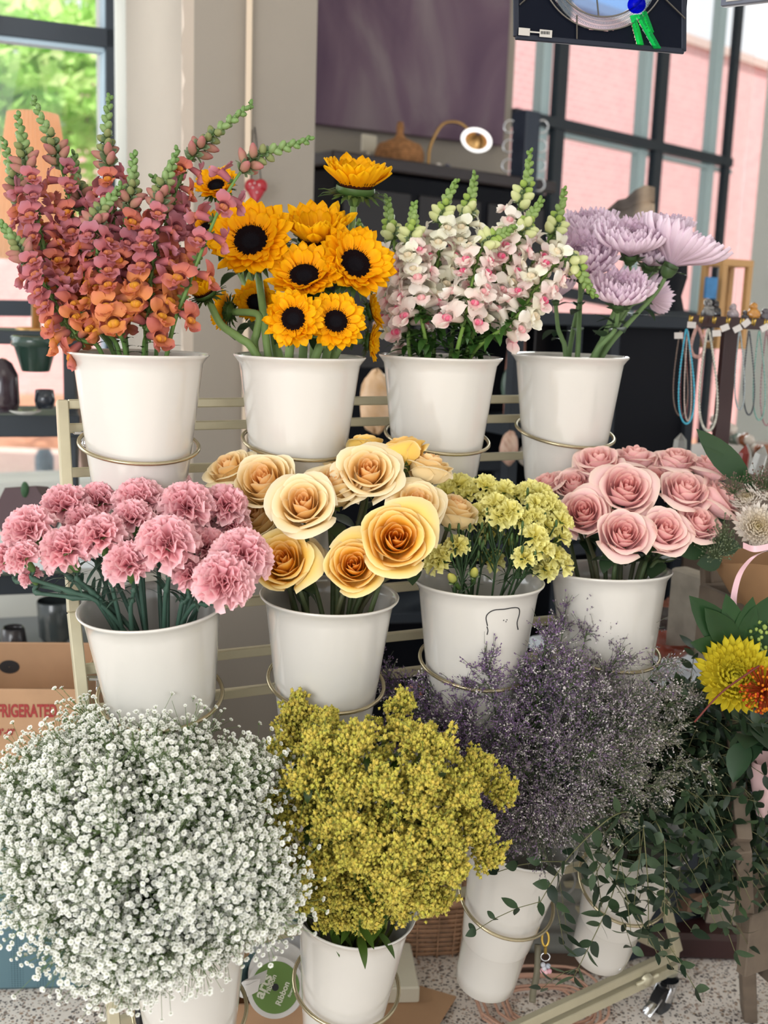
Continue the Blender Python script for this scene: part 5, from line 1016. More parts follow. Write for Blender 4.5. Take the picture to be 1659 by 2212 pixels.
for px, w_, h_, c1, c2_, lb, sd in ((1530, 17, 44, C_(60, 58, 60), C_(150, 148, 146), 'black and white speckled stone figurine on the rack rail', 4), (1546, 14, 40, C_(26, 22, 26), C_(40, 36, 40), 'black stone figurine behind the speckled one', 5), (1584, 14, 34, C_(150, 136, 140), C_(186, 172, 176), 'pale pink-grey stone figurine on the rack rail', 6), (1628, 16, 36, C_(172, 112, 40), C_(204, 146, 66), 'amber brown stone figurine on the rack rail', 7), (1610, 10, 20, C_(46, 44, 48), C_(80, 76, 80), 'small dark stone beside the amber figurine', 8), (1653, 14, 24, C_(70, 66, 72), C_(100, 96, 104), 'dark grey stone figurine nearest the right edge', 9)):
    c = AT(px, 688-h_*.5+4, z+.01); m_ = blob(c-up*h_*.15*k, np.array([w_*k*.9, w_*k*.7, h_*.38*k]), sd, .10, c1, col2=c2_); blob(c+up*h_*.32*k, np.array([w_*k*.55, w_*k*.5, h_*.24*k]), sd+20, .1, c1, col2=c2_, mb=m_); solo('stone_figurine', m_, vglos, lb, 'figurine', 'stone figurines on the rack rail')
# crystals and shelf below the rack
cs = mat('quartz', C_(190, 190, 186), .1, glass=.6)
def crystal(px, py, z, w_, h_, m_, lb, tilt=0.):
    k = z/FPX; b_ = AT(px, py, z); R_ = frame((math.sin(tilt), 0, math.cos(tilt))); solo('crystal_point', MB().lathe([(w_*k*.9, 0), (w_*k, h_*.1*k), (w_*k*.85, h_*.7*k), (.0003, h_*k)], 6, R_, b_), m_, lb, 'crystal', smooth=False)
crystal(1467, 985, 2.5, 16, 50, cs, 'clear quartz point standing before the black panel')
crystal(1600, 1020, 2.3, 14, 60, mat('red_jasper', C_(120, 40, 34), .3), 'dark red crystal point behind the white bouquet', .1)
crystal(1632, 1025, 2.25, 17, 65, cs, 'large clear crystal point at the right behind the bouquet', .2)
crystal(1615, 1020, 2.35, 10, 62, cs, 'narrow clear crystal between the red and the large one', -.1)
for j in range(16):
    px = 1545+(j*37 % 120); py = 905+(j*23 % 70); c = AT(px, py, 2.9+.02*j); R_ = rnd.choice(((190, 120, 90), (210, 200, 190), (150, 90, 60), (120, 140, 130), (226, 214, 200))); solo('tumbled_stone', blob(c, np.ones(3)*rnd.uniform(9, 15)*2.9/FPX, j, .1, C_(*R_)), vglos, 'small tumbled stone in the blurred heap behind the hanging necklaces', 'stone', 'tumbled stones behind the necklaces')
tb = AT(1640, 985, 3.1); solo('stone_table', MB().box((tb[0]+.1, tb[1]+.1, tb[2]-.03), (.75, .55, .05), Rs, .004).box((tb[0]+.1, tb[1]+.1, tb[2]/2-.03), (.6, .4, tb[2]-.06), Rs), mat('table_brown', C_(120, 104, 92), .6), 'brown table carrying the heap of tumbled stones', 'table', smooth=False)
# crockery behind the pink rose bucket
z = 2.5; k = z/FPX; tp = AT(1440, 1385, z); tt = thing('side_table', 'pale blue-white low table with dark crockery behind the pink rose bucket', 'table', (tp[0], tp[1]+.25, 0)); lt_ = mat('pale_table', C_(206, 214, 224), .5)
for h in (tp[2]-.01,): MB().box((tp[0]+.0, tp[1]+.0, h-.015), (.5, .36, .03), Rs, .004).build('top', lt_, tt, False)
MB().box((tp[0], tp[1]+.0, tp[2]/2-.02), (.4, .3, tp[2]-.04), Rs, .004).build('body', slate, tt, False)
lathe_thing('mug', 1436, 1372, 2.5, [(20, 0), (34, 3), (38, 26), (40, 52), (37, 52), (34, 24), (3, 8)], vglos, 'dark brown mug with a pale rim on the low table', 'mug', C_(58, 48, 46))
lathe_thing('bowl', 1440, 1420, 2.3, [(16, 0), (42, 12), (60, 44), (57, 44), (38, 14), (2, 8)], vglos, 'red-brown bowl below the dark mug', 'bowl', C_(150, 74, 60))
lathe_thing('plate', 1470, 1330, 2.62, [(10, 0), (40, 6), (62, 16), (60, 19), (38, 10), (1, 6)], vglos, 'brown plate behind the dark mug', 'plate', C_(140, 92, 76)); lathe_thing('plate', 1500, 1318, 2.68, [(10, 0), (40, 6), (62, 16), (60, 19), (38, 10), (1, 6)], vglos, 'second brown plate farther back near the crate', 'plate', C_(150, 104, 90))
lathe_thing('bowl', 1482, 1352, 2.6, [(12, 0), (26, 20), (30, 50), (28, 50), (22, 20), (1, 8)], vglos, 'small terracotta bowl between plate and crate', 'bowl', C_(160, 96, 76))
# ---------------------------------------------------------------- right stand with bouquets
zr = 1.9; k = zr/FPX
t = thing('ladder_stand', 'weathered grey wooden ladder stand holding bouquet boxes at the right', 'stand', (AT(1600, 2190, 1.95)[0], AT(1600, 2190, 1.95)[1], 0))
fa = ATH(1612, 2185, .0); fb_ = AT(1535, 1190, 2.1)
for p0, p1, wd in ((ATH(1618, 2195, 0), AT(1602, 1820, 1.86), .04), (AT(1535, 1400, 2.08), AT(1530, 1195, 2.12), .03), (AT(1560, 1400, 2.06), AT(1548, 1195, 2.10), .02)): MB().bar(p0, p1, wd, .026, hint=(1, 0, 0), bev=.002).build('leg', greyw, t, False)
q0 = AT(1602, 1820, 1.86); MB().bar(q0, AT(1560, 1400, 2.06), .04, .026, hint=(1, 0, 0)).build('leg', greyw, t, False)
for (x_, y_), dz in (((1625, 2000), .04), ((1625, 1420), .12)): MB().box(AT(x_+100, y_, 2.0+dz), (.28, .022, .12), Rs, .002).build('cross_board', greyw, t, False)
solo('concrete_block', MB().lathe([(.11, 0), (.075, .16)], 4, np.stack([nrm([1, .8, 0]), nrm([-.8, 1, 0]), Z3], 1), ATH(1575, 2070, 0)+np.array([.03, .1, 0])).box(ATH(1575, 2070, 0)+np.array([.03, .1, .158]), (.1, .1, .004)), mat('concrete', C_(150, 136, 122), .9, noise=(20, .3)), 'sloped grey block on the floor behind the stand leg', 'block', smooth=False)
solo('wooden_plank', MB().bar(AT(1460, 1950, 2.45), AT(1640, 1860, 2.7), .06, .03, hint=(0, 0, 1)), mat('brown_plank', C_(120, 92, 74), .7, noise=(14, .3)), 'brown plank lying on the floor behind the tilted bucket', 'plank', smooth=False)
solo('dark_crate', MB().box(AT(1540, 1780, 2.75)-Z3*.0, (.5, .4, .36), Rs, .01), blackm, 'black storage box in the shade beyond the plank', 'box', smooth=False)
# crate of the white bouquet
def crate(cx, cy, z, w_, h_, dpt, label, m_):
    k = z/FPX; c = AT(cx, cy, z); t = thing('wooden_box', label, 'box', c-Z3*h_*k/2); dx, dy = nrm([.95, .3, 0]), nrm([-.3, .95, 0]); W_, H_ = w_*k, h_*k
    for sg in (-1, 1): MB().box(c+dy*sg*dpt/2, (W_, .014, H_), np.stack([dx, dy, Z3], 1), .002).build('side', m_, t, False); MB().box(c+dx*sg*W_/2, (.014, dpt, H_), np.stack([dx, dy, Z3], 1), .002).build('side', m_, t, False)
    MB().box(c-Z3*(H_/2-.007), (W_, dpt, .014), np.stack([dx, dy, Z3], 1)).build('bottom', m_, t, False); return c
crate(1640, 1345, 2.0, 170, 130, .16, 'weathered wooden box with a carved front under the white bouquet', greyw)
solo('cinder_block', MB().box(AT(1518, 1330, 2.25), (44*2.25/FPX, .16, 180*2.25/FPX), Rs, .004), mat('concrete_dark', C_(146, 138, 126), .9, noise=(20, .3), bump=.4), 'tall grey concrete block left of the white bouquet stand', 'block', smooth=False)
crate(1712, 2010, 2.1, 90, 230, .2, 'brown wooden planter box behind the slanting stand leg', greyw)
# white bouquet in kraft paper
c = AT(1640, 1235, 1.92); k = 1.92/FPX; t = thing('wrapped_bouquet', 'white chrysanthemum bouquet wrapped in kraft paper with a pink ribbon', 'bouquet', c-Z3*.06)
m_ = MB(); P = []
for v in np.linspace(0, 1, 6): P.append([c+np.array([(.03+.055*v+.004*math.sin(q*5))*math.cos(q), (.03+.055*v)*math.sin(q), -.06+.085*v+.006*math.sin(q*3+1)*v]) for q in np.arange(28)*2*math.pi/28])
m_.grid(np.array(P), wrap=True); m_.build('kraft_paper', paperm, t)
rib = mat('pink_ribbon', C_(226, 184, 192), .35)
m_ = MB(); pr = catmull([AT(1655, 1190, 1.80), AT(1625, 1205, 1.79), AT(1598, 1240, 1.80), AT(1585, 1290, 1.80), AT(1588, 1325, 1.80), AT(1605, 1350, 1.81)], 8); wd_ = camdir(1, .3, 0)*.0055; m_.grid(np.array([[q-wd_, q+wd_] for q in pr])); m_.grid(np.array([[q-up*.005, q+up*.005] for q in catmull([AT(1605, 1178, 1.80), AT(1630, 1186, 1.785), AT(1665, 1180, 1.78)], 8)])); m_.build('ribbon', rib, t)
MW = [make_mum(40+i, .05, C_(238, 226, 216), C_(250, 244, 236), C_(206, 176, 70), .55).mesh('bloom', petal) for i in range(2)]
fcol = C_(150, 168, 112)
for px, py, dz, R, d in ((1638, 1138, -.02, 52, (-.05, .35, .95)), (1615, 1075, .03, 40, (-.4, .8, .4)), (1655, 1060, .03, 46, (.1, .8, .5)), (1590, 1095, .05, 30, (-.7, .5, .3))):
    z_ = 1.84+dz; d = camdir(*d); inst('bloom', rnd.choice(MW), t, AT(px, py, z_)-d*.008, frame(d, rnd.random()*6), R*z_/FPX/.05)
m_ = MB()
for px, py in ((1545, 1190), (1560, 1150), (1570, 1175), (1585, 1050), (1640, 1030), (1655, 1040)):
    o_ = AT(px, py, 1.85); col = C_(110, 122, 92) if py > 1100 else C_(120, 96, 88)
    for j in range(70): q = o_+NR.normal(size=3)*.012; m_.tube([o_-up*.012, q], .0004, 3, C_(96, 110, 76), False); m_.ell(q, .0016, n=5, mth=4, col=col)
m_.build('filler_sprigs', leafm, t); m_ = MB()
for px, py, dx_, dy_, L, W_ in ((1620, 1045, -1, .9, .14, .022), (1600, 1030, -.7, .5, .09, .012), (1530, 1180, -1, -.2, .06, .018), (1600, 1180, -1, .0, .07, .016), (1635, 1080, -.5, .9, .06, .01), (1560, 1210, -.8, -.1, .05, .016)): leaf(m_, AT(px, py, 1.88), camdir(dx_, dy_, .1), L, W_, C_(48, 76, 44), -.3, 0, .15, hint=tuple(-fw))
m_.build('leaves', leafm, t)
# yellow bouquet
t = thing('yellow_bouquet', 'bouquet of yellow spider chrysanthemum, orange pincushion and glossy leaves at the right edge', 'bouquet', AT(1640, 1620, 1.82))
MY = make_mum(60, .05, C_(216, 196, 40), C_(240, 224, 70), C_(196, 186, 50), .4).mesh('bloom', petal)
d = camdir(-.2, .45, .85); inst('bloom', MY, t, AT(1590, 1465, 1.76)-d*.01, frame(d), 86*1.76/FPX/.05)
m_ = MB(); c = AT(1650, 1490, 1.72)
for j in range(150): d = nrm(NR.normal(size=3)-fw*.6); q = c+d*.036; m_.tube([c, q], .0009, 4, C_(170, 70, 30), False); m_.ell(q, .0024, n=6, mth=4, col=C_(220, 130, 30) if rnd.random() < .6 else C_(186, 64, 30))
m_.build('pincushion_bloom', petal, t); m_ = MB(); c = AT(1655, 1375, 1.8)
for j in range(160): q = c+nrm(NR.normal(size=3))*.034; m_.ell(q, .0035, n=5, mth=4, col=C_(150, 170, 84))
m_.build('green_berries', leafm, t); m_ = MB(); o_ = AT(1600, 1410, 1.8)
for dx_, dy_, L, W_ in ((-.75, .75, .13, .021), (-.35, 1, .10, .016), (.1, 1, .09, .015), (-.9, .2, .09, .016), (.35, .9, .10, .018), (-.55, .6, .10, .018), (.8, .3, .09, .018)): leaf(m_, o_, camdir(dx_, dy_, .15), L*1.1, W_*1.25, C_(40, 72, 38), -.3, 0, .18, hint=tuple(-fw))
for j in range(10): leaf(m_, AT(1610+rnd.randint(0, 50), 1560+rnd.randint(0, 60), 1.78), camdir(rnd.uniform(-1, 1), rnd.uniform(-1, .3), .4), .07, .02, C_(34, 60, 36), .3)
m_.build('leaves', leafm, t); m_ = MB(); m_.lathe([(.012, -.10), (.03, -.03), (.036, 0)], 20, None, AT(1662, 1640, 1.86)); m_.build('wrap', mat('pink_wrap', C_(206, 172, 172), .7), t)
m_ = MB(); m_.tube(catmull([AT(1500, 1560, 1.70), AT(1560, 1495, 1.70), AT(1640, 1438, 1.70)], 6), .0016, 5, C_(110, 50, 44)); m_.build('red_twig', stemm, t)
# ---------------------------------------------------------------- left side: window shelves and pots
wood_d = mat('charcoal_shelf', C_(44, 52, 60), .5)
z = 2.55
def lshelf(y0, y1, th_px, zz_, label):
    a = AT(-120, y0, zz_); b = AT(172, y1, zz_+.1); d = nrm((b-a)*[1, 1, 0]); n_ = np.array([d[1], -d[0], 0]); L_ = np.linalg.norm((b-a)*[1, 1, 0]); c = (a+b)/2; h = th_px*zz_/FPX
    return c, np.stack([d, -n_, Z3], 1), L_, h, n_
t = thing('window_shelf', 'charcoal display shelf standing before the left window', 'shelf', AT(20, 1400, 2.75)*[1, 1, 0])
for y0, y1, tp_ in ((722, 735, 30), (925, 915, 48), (1262, 1262, 44)):
    c, R_, L_, h, n_ = lshelf(y0, y1, tp_, 2.75, ''); MB().box(c-n_*.12, (L_, .26, h), R_, .003).build('shelf_board', wood_d, t, False)
for s_ in (-.45, .48): p = (c-n_*.22+R_[:, 0]*L_*s_)*[1, 1, 0]; MB().bar(p, p+Z3*1.36, .03, .03, hint=(1, 0, 0)).build('upright', wood_d, t, False)
lathe_thing('hanging_pot', 77, 802, 2.62, [(1, 0), (28, 0), (30, 3), (44, 52), (50, 55), (50, 74), (46, 76), (42, 60), (26, 8), (1, 6)], vglos, 'dark green ribbed planter with handles on the left window shelf', 'pot', C_(44, 66, 58))
lathe_thing('vase', 8, 890, 2.6, [(1, 0), (28, 0), (34, 20), (32, 80), (20, 105), (8, 114), (1, 116)], vglos, 'dark aubergine bottle vase at the left edge', 'vase', C_(52, 40, 48))
lathe_thing('cup', 97, 882, 2.62, [(1, 0), (18, 0), (22, 18), (19, 40), (17, 40), (18, 18), (1, 6)], vglos, 'small black cup on the left window shelf', 'cup', C_(36, 42, 52))
lathe_thing('saucer', 55, 896, 2.58, [(1, 0), (18, 1), (34, 8), (32, 10), (1, 4)], vglos, 'pale flat saucer between vase and black cup', 'plate', C_(176, 176, 170))
lathe_thing('pot', 120, 1388, 2.9, [(1, 0), (24, 0), (34, 16), (38, 92), (35, 96), (32, 30), (1, 10)], vglos, 'grey-green cylinder pot behind the left rack post', 'pot', C_(74, 80, 80))
lathe_thing('pot', 30, 1415, 2.85, [(1, 0), (26, 0), (30, 16), (24, 60), (20, 64), (18, 56), (24, 16), (1, 8)], vglos, 'dark grey small pot above the cardboard box', 'pot', C_(62, 58, 60))
a = AT(60, 1400, 2.95); solo('low_table', MB().box(a+np.array([-.05, .1, -.02]), (.62, .42, .035), R_, .003).box(a*[1, 1, .5]+np.array([-.05, .12, -.02]), (.55, .34, a[2]-.05), R_), mat('grey_table', C_(120, 124, 126), .5), 'grey low table with pots behind the cardboard box', 'table', smooth=False)
# planter with a cactus
t = thing('hexagon_planter', 'dark red hexagonal planter with a small cactus on the window sill', 'planter', AT(60, 1150, 2.5)); F = frame(-fw, .1); MB().lathe([(66*2.5/FPX, -.05), (68*2.5/FPX, -.045), (68*2.5/FPX, .045), (66*2.5/FPX, .05), (.001, .05)], 6, F, AT(62, 1110, 2.55)).build('pot', mat('oxblood', C_(66, 36, 42), .5), t, False)
MB().ell(AT(54, 1058, 2.5), (9*2.5/FPX, 9*2.5/FPX, 18*2.5/FPX), n=12, mth=9).build('cactus', mat('cactus', C_(50, 84, 54), .7, bump=.8, bscale=200), t)
a = AT(20, 1200, 2.6); solo('sill_board', MB().box(a+[0, .05, 0], (.75, .3, .03), R_, .003), mat('sill_white', C_(214, 222, 226), .4), 'white sill board under the hexagonal planter', 'board', smooth=False)
solo('meter_post', MB().lathe([(.03, 0), (.05, .02), (.05, .16), (.03, .2), (.001, .2)], 14, None, AT(97, 1050, 6.0)).box(AT(97, 1055, 6.)-Z3*.3, (.03, .03, .6)), mat('meter_grey', C_(140, 160, 176), .6), 'blue-grey utility post outside the left window', 'post')
# orange pleated lamp
z = 2.9; k = z/FPX; b_ = AT(78, 560, z); t = thing('table_lamp', 'lamp with an orange pleated shade before the left window', 'lamp', AT(78, 700, z)); m_ = MB(); P = []
for rr_, h in ((98, 0), (50, 300)): P.append([b_+np.array([(rr_+3*(j % 2))*k*math.cos(j*math.pi/40), (rr_+3*(j % 2))*k*math.sin(j*math.pi/40), h*k]) for j in range(80)])
m_.grid(np.array(P), wrap=True); m_.build('pleated_shade', mat('orange_fabric', C_(255, 214, 178), .8, trans=.7), t, False)
MB().tube([AT(78, 712, z), AT(78, 500, z)], .012, 10).build('pole', brass, t); MB().lathe([(.001, .012), (.05, .01), (.055, 0), (.001, 0)], 20, None, AT(78, 716, z)).build('base', brass, t)
# cardboard box REFRIGERATED
def text_part(body, loc, R, size, m_, parent, name='printed_text', ext=.0004, sx=1.):
    cu = bpy.data.curves.new('t', 'FONT'); cu.body = body; cu.size = size; cu.extrude = ext; cu.align_x = 'RIGHT'; cu.align_y = 'CENTER'; cu.offset = size*.03
    to = bpy.data.objects.new('t', cu); COL.objects.link(to); bpy.context.view_layer.update(); me = bpy.data.meshes.new_from_object(to.evaluated_get(bpy.context.evaluated_depsgraph_get())); bpy.data.objects.remove(to)
    me.materials.clear(); me.materials.append(m_); R = np.array(R).copy(); R[:, 0] *= sx; return inst(name, me, parent, loc, R)
z = 2.15; A_ = AT(-60, 1484, z); B_ = AT(168, 1488, z+.02); dx = nrm((B_-A_)*[1, 1, 0]); nf = np.array([dx[1], -dx[0], 0]); Rx = np.stack([dx, -nf, Z3], 1); Lx = .36; H_ = .20; Dp = .30; corner = B_*[1, 1, 0]; zt = B_[2]; zb_ = zt-H_
t = thing('cardboard_box', 'open brown cardboard box printed REFRIGERATED in red at the left edge', 'box', corner-dx*Lx/2-nf*Dp/2+Z3*zb_)
def wallb(c, size): MB().box(c, size, Rx, .002).build('panel', card, t, False)
wallb(corner-dx*Lx/2+Z3*(zt+zb_)/2, (Lx, .006, H_)); wallb(corner-dx*Lx/2-nf*Dp+Z3*((zt+zb_)/2+.0), (Lx, .006, H_)); wallb(corner-nf*Dp/2+Z3*(zt+zb_)/2, (.006, Dp, H_)); wallb(corner-dx*Lx-nf*Dp/2+Z3*(zt+zb_)/2, (.006, Dp, H_)); wallb(corner-dx*Lx/2-nf*Dp/2+Z3*zb_, (Lx, Dp, .006))
redp = mat('red_print', C_(160, 52, 52), .7); Rt = np.stack([dx, Z3, nf], 1)
text_part('REFRIGERATED', corner-dx*.040+nf*.0042+Z3*(zt-.045), Rt, .036, redp, t, sx=.56); text_part('34°-40°', corner-dx*.12+nf*.0042+Z3*(zt-.088), Rt, .018, redp, t, sx=.7)
MB().lathe([(.001, .0), (.022, 0)], 20, np.stack([dx, Z3*.7, nf], 1), corner-dx*.2-nf*(Dp-.0045)+Z3*(zt-.055)).build('hand_hole', rubber, t)
# teal patterned bin under it
tz = zb_-.004; tl_ = corner-dx*.12+nf*.03; t = thing('storage_bin', 'teal bin with a small dot pattern under the cardboard box', 'bin', tl_*[1, 1, 0])
tm = mat('teal_pattern', C_(84, 112, 120), .6); N = tm.node_tree.nodes; v = N.new('ShaderNodeTexVoronoi'); v.inputs['Scale'].default_value = 90; v.inputs['Randomness'].default_value = 0; c_ = N.new('ShaderNodeValToRGB'); c_.color_ramp.elements[0].color = (*C_(62, 90, 100), 1); c_.color_ramp.elements[0].position = .3; c_.color_ramp.elements[1].position = .34; c_.color_ramp.elements[1].color = (*C_(92, 122, 132), 1); tm.node_tree.links.new(v.outputs['Distance'], c_.inputs[0]); tm.node_tree.links.new(c_.outputs[0], N['Principled BSDF'].inputs['Base Color'])
cb_ = corner-dx*.2-nf*.16; MB().box(cb_+Z3*tz/2, (.46, .40, tz), Rx, .01).build('body', tm, t, False); MB().box(cb_+Z3*(tz-.01), (.475, .415, .018), Rx, .004).build('rim', mat('teal_rim', C_(120, 150, 164), .5), t, False)
# things behind the rack, lower middle
q = ATH(525, 1440, 0.0); 
t = thing('waste_bin', 'grey-brown rectangular bin with a black edge behind the rack', 'bin', ATH(512, 1430, .04)); c = ATH(512, 1430, .04)+[0, .12, 0]
MB().box(c+Z3*.20, (.24, .2, .40), Rx, .01).build('body', mat('taupe_bin', C_(128, 120, 110), .6), t, False); MB().box(c+Z3*.20+dx*.125, (.02, .21, .42), Rx, .003).build('edge', blackm, t, False)
solo('floor_mat', MB().box(ATH(560, 1452, .015)+[0, .15, 0], (.5, .42, .03), Rx, .008), mat('blue_grey_mat', C_(120, 136, 148), .7), 'folded blue-grey mat on the floor behind the rack', 'mat', smooth=False)
m_ = MB(); c = ATH(890, 1520, 0); t = thing('stool_stand', 'dark stand with slate legs in the shade between the middle buckets', 'stand', c)
for dx_ in (-.1, .22):
    for dy_ in (.0, .25): MB().bar(c+[dx_, dy_, 0], c+[dx_, dy_, .5], .025, .025, hint=(1, 0, 0)).build('leg', slate, t, False)
MB().box(c+[.06, .12, .5], (.4, .32, .03), None, .003).build('top', slate, t, False); MB().box(c+[.06, .14, .25], (.34, .02, .48), None).build('panel', blackm, t, False)
for px, py, r_, c1, lb in ((1012, 1500, 20, C_(176, 96, 80), 'red-brown glazed dish under the outline-drawn bucket'), (900, 1490, 18, C_(190, 120, 100), 'rosy stone on the floor left of the sea lavender')): solo('glazed_dish', blob(AT(px, py, 2.3), np.array([r_, r_, r_*.8])*2.3/FPX, px, .05, c1), vglos, lb, 'dish')
# wicker basket low, quilted bag, leads
c = ATH(915, 2085, 0)+[0, .1, 0]; t = thing('wicker_basket', 'brown wicker basket on the floor right of the goldenrod bucket', 'basket', c); wd_ = mat('dark_wicker', C_(182, 140, 108), .75, noise=(50, .4)); m_ = MB(); bw, bd, bh = .085, .075, .125
def rect(s_, z_, r_=.02): return catmull([c+dx*(a_*bw*s_)-nf*(b_*bd*s_)+Z3*z_ for a_, b_ in ((-1, -.7), (-.7, -1), (.7, -1), (1, -.7), (1, .7), (.7, 1), (-.7, 1), (-1, .7), (-1, -.7))], 3)
for j in range(22): m_.tube(rect(.86+.006*j+(.04 if j % 2 else 0), .004+j*bh/22), .0030, 5, cap=False)
m_.build('weave', wd_, t); m_ = MB(); m_.tube(rect(1.04, bh+.003), .007, 7, cap=False); m_.build('rim', wd_, t)
m_ = MB(); rs_ = rect(.95, 0)
for q in rs_[::1]: m_.tube([q, q+Z3*bh+(q-c)*.07], .0022, 4)
m_.build('stakes', wd_, t); m_ = MB()
for j in range(60): q = c+[rnd.uniform(-.07, .07), rnd.uniform(-.05, .05), bh*.6]; m_.tube([q, q+[rnd.uniform(-.03, .03), rnd.uniform(-.03, .03), .09]], .002, 4, C_(190, 150, 116))
solo('raffia', m_, stemm, 'bundle of pale raffia strands in the wicker basket on the floor', 'raffia', None, 'stuff')
c = ATH(1212, 2088, 0)+[0.0, .085, 0]; t = thing('quilted_bag', 'grey quilted puffy bag standing behind the rack between the last two buckets', 'bag', c); m_ = MB(); P = []
for v in np.linspace(0, 1, 60):
    zz = v*.36; bul = 1-.24*abs(math.cos(v*math.pi*6))**3; tap = 1 if v < .85 else 1-.5*((v-.85)/.15)**2
    P.append([c+dx*(.125*bul*tap*math.copysign(abs(math.cos(q))**.5, math.cos(q))*(1+.02*math.sin(q*9+v*20)))-nf*(.07*bul*tap*math.copysign(abs(math.sin(q))**.5, math.sin(q)))+Z3*(zz+.004*math.sin(q*6+v*9)) for q in np.arange(40)*math.pi/20])
m_.grid(np.array(P), wrap=True); m_.build('body', mat('grey_nylon', C_(126, 126, 120), .6, bump=.7, bscale=45), t); m_ = MB(); m_.tube([c+nf*.09+dx*(-.02+.028*math.cos(q))+Z3*(.20+.03*math.sin(q)) for q in np.linspace(0, 6.28, 25)], .0028, 6, cap=False); m_.build('ring', mat('grey_cord', C_(150, 150, 146), .6), t)
kc = ATH(1178, 2110, .12); kc = AT(1178, 2040, 1.95); t = thing('keychain', 'gold clip keychain with pink and grey beads hanging from the bag', 'keychain', kc-Z3*.06)
m_ = MB(); m_.tube([kc+rt*.006*math.cos(q)+up*(.010+.013*math.sin(q)) for q in np.linspace(0, 6.28, 17)], .0022, 6, cap=False); m_.tube([kc-up*.004, kc-up*.016], .003, 6); m_.build('clip', brs, t)
m_ = MB(); m_.tube([kc-up*.022+rt*.008*math.cos(q)+up*.007*math.sin(q) for q in np.linspace(0, 6.28, 17)], .0012, 5, cap=False); m_.build('split_ring', chrome, t)
for j, (a_, b_, col) in enumerate(((-.004, -.036, (190, 190, 196)), (.005, -.038, (170, 176, 186)), (-.006, -.046, (214, 160, 168)), (.001, -.048, (222, 176, 182)), (.007, -.047, (208, 150, 160)), (-.002, -.042, (200, 200, 204)))): MB().ell(kc+rt*a_+up*b_, .0048, n=9, mth=7, col=C_(*col)).build('bead', vglos, t)
c = ATH(1170, 2175, .012); m_ = MB()
for j in range(7):
    s_ = .05+.008*j; off = np.array([.012*math.sin(j), .01*math.cos(j*2), .003*j]); m_.tube(catmull([c+off+dx*a_*s_*1.3-nf*b_*s_ for a_, b_ in ((-1, -.5), (-.6, -1), (.6, -1), (1, -.5), (1, .5), (.6, 1), (-.6, 1), (-1, .5), (-1, -.5))], 4), .003, 5, C_(206, 160, 136), False)
solo('leather_lead', m_, mat('pale_leather', C_(206, 162, 140), .6), 'coiled pale pink leather lead lying on the floor inside the rack', 'lead')
MB().tube(catmull([AT(1162, 2040, 1.96), AT(1160, 2100, 1.95), AT(1152, 2140, 1.94), AT(1150, 2165, 1.93)], 6), .006, 7, C_(110, 104, 86)).build('carry_strap', stemm, bpy.data.objects['quilted_bag'], label='olive carry strap')
solo('wooden_tray', MB().box(ATH(1200, 2120, .02)+[0, .12, -.008], (.30, .14, .018), Rx, .004), mat('worn_tray', C_(98, 76, 64), .7, noise=(12, .4)), 'worn brown wooden board on the floor under the quilted bag', 'board', smooth=False)
# box of ribbon spools
c = ATH(595, 2200, .0)+[0.0, .13, 0]; bw = .25; t = thing('ribbon_box', 'open brown cardboard box holding ribbon spools at the bottom', 'box', c); dxs, nfs = nrm([1, .12, 0]), nrm([.12, -1, 0]); Rr = np.stack([dxs, -nfs, Z3], 1); hb = .13
fc = AT(598, 2166, 1.98); c = fc*[1, 1, 0]-nfs*.10; hb = fc[2]
for cc_, sz in ((c+nfs*.1+Z3*hb/2, (bw, .005, hb)), (c-nfs*.1+Z3*hb/2, (bw, .005, hb)), (c+dxs*bw/2+Z3*hb/2, (.005, .2, hb)), (c-dxs*bw/2+Z3*hb/2, (.005, .2, hb)), (c+Z3*.01, (bw, .2, .005))): MB().box(cc_, sz, Rr, .001).build('panel', card, t, False)
solo('cardboard_sheet', MB().box(ATH(850, 2185, .012), (.19, .20, .004), np.stack([nrm([.8, -.35, 0]), nrm([.35, .8, 0]), Z3], 1)), card, 'flat tan cardboard sheet on the floor right of the ribbon box', 'cardboard', smooth=False)
gr = mat('green_label', C_(106, 138, 66), .6); tx = mat('label_ink', C_(226, 226, 206), .6)
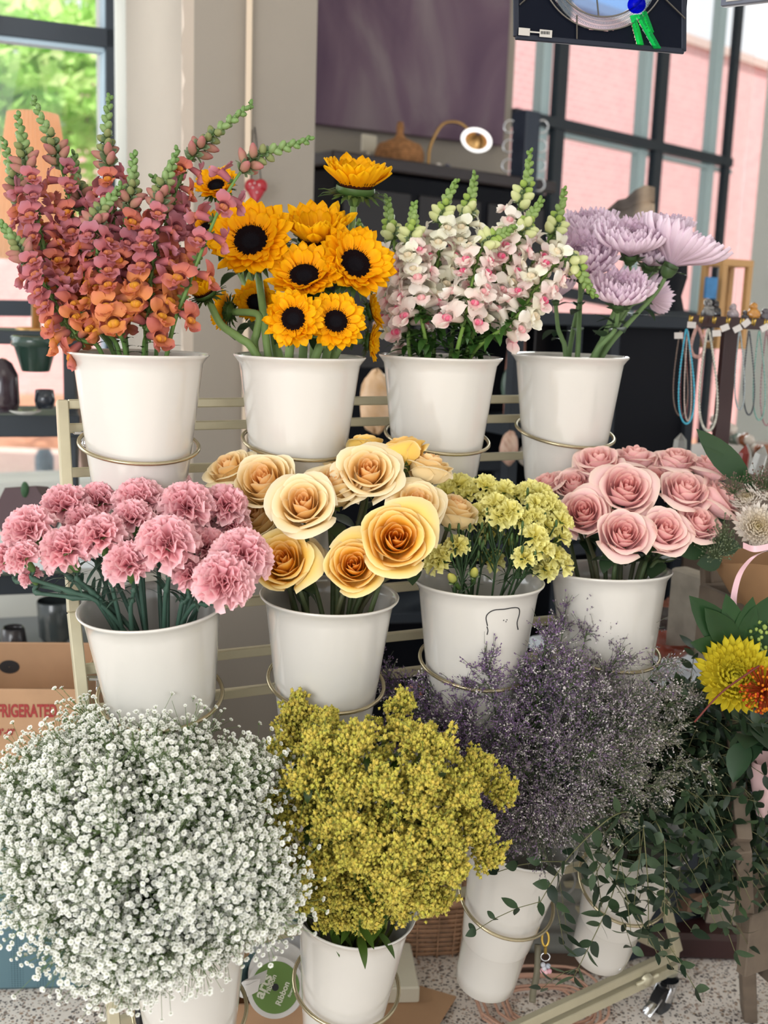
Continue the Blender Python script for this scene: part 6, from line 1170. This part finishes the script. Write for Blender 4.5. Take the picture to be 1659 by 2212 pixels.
def spool(px, py, z, R_px, th, d, fm, label, mc, txt=False):
    k = z/FPX; R = R_px*k; c = AT(px, py, z); d = camdir(*d); F = frame(d); t = thing('ribbon_spool', label, 'ribbon', c, 'ribbon spools in the cardboard box')
    MB().lathe([(.007, th/2+.001), (R, th/2+.001), (R, th/2-.002), (R*.96, th/2-.002)], 48, F, c).build('flange', fm, t, False); MB().lathe([(.007, -th/2-.001), (R, -th/2-.001), (R, -th/2+.002), (R*.96, -th/2+.002)], 48, F, c).build('flange', fm, t, False)
    MB().lathe([(R*.90, -th/2), (R*.93, -th/4), (R*.91, 0), (R*.93, th/4), (R*.90, th/2)], 48, F, c).build('ribbon', mc, t)
    if txt:
        MB().lathe([(.006, th/2+.0016), (R*.84, th/2+.0016)], 48, F, c).build('round_label', gr, t, False); MB().lathe([(.0001, th/2+.002), (.006, th/2+.002)], 20, F, c).build('spindle_hole', rubber, t, False)
        G = frame(d); G = G@np.array([[math.cos(1.25), -math.sin(1.25), 0], [math.sin(1.25), math.cos(1.25), 0], [0, 0, 1]]); o_ = text_part('arts', c+G@np.array([.014, .020, th/2+.002]), G, .026, tx, t, 'label_text', .0001); text_part('ribbon', c+G@np.array([.018, .009, th/2+.002]), G, .012, tx, t, 'label_text', .0001); text_part('Ribbon', c+G@np.array([.016, -.016, th/2+.002]), G, .014, tx, t, 'label_text', .0001); text_part('flowers', c+G@np.array([.016, -.028, th/2+.002]), G, .007, tx, t, 'label_text', .0001)
wf = mat('white_card_flange', C_(222, 218, 214), .6); gf = mat('grey_flange', C_(176, 176, 178), .5); rw = mat('striped_ribbon', C_(228, 224, 220), .5); rn = mat('navy_ribbon', C_(40, 56, 78), .4)
spool(597, 2132, 1.93, 62, .022, (-.05, .35, .93), wf, 'front ribbon spool with a round green label', rw, True)
spool(603, 2104, 1.965, 66, .016, (-.05, .35, .93), wf, 'white ribbon spool right behind the green labelled one', rn)
spool(604, 2082, 2.0, 68, .016, (-.08, .42, .9), gf, 'grey ribbon spool, third from the front', rw)
spool(610, 2056, 2.04, 66, .014, (-.08, .42, .9), gf, 'grey ribbon spool at the back above navy ribbon', rn)
m_ = MB(); w_ = Z3*.012+rt*.002
for oz in (0, -.02): m_.grid(np.array([[q-w_, q+w_] for q in catmull([AT(575, 2108, 1.92), AT(545, 2122, 1.90), AT(520, 2135, 1.90), AT(530, 2142+oz*500, 1.89), AT(560, 2128, 1.89)], 6)]))
m_.build('ribbon_tail', rw, bpy.data.objects['ribbon_spool'], False)
for a_, b_ in (((430, 2190), (660, 1975)),): solo('teal_tray_frame', MB().bar(AT(*a_, 1.86), AT(*b_, 2.15), .018, .03), mat('teal_metal', C_(62, 92, 96), .4), 'dark teal metal frame edge lying diagonally behind the ribbon box', 'frame', smooth=False)
c = ATH(850, 2120, .05); solo('white_tray', MB().box(c+np.array([-.02, .06, -.02]), (.13, .16, .035), Rx, .003), mat('cream_tray', C_(222, 216, 196), .5), 'cream tray edge sticking out right of the goldenrod bucket', 'tray', smooth=False)
c = AT(302, 2190, 1.72); solo('black_clip', MB().box(c, (.012, .03, .07), Rx, .004), rubber, 'black clip edge left of the lowest left bucket', 'clip'); solo('blue_scrap', MB().box(AT(265, 2125, 1.85), (.03, .004, .02), Rx, .001), mat('blue_scrap', C_(44, 72, 130), .6), 'small blue scrap beside the left leg of the rack', 'scrap', smooth=False)
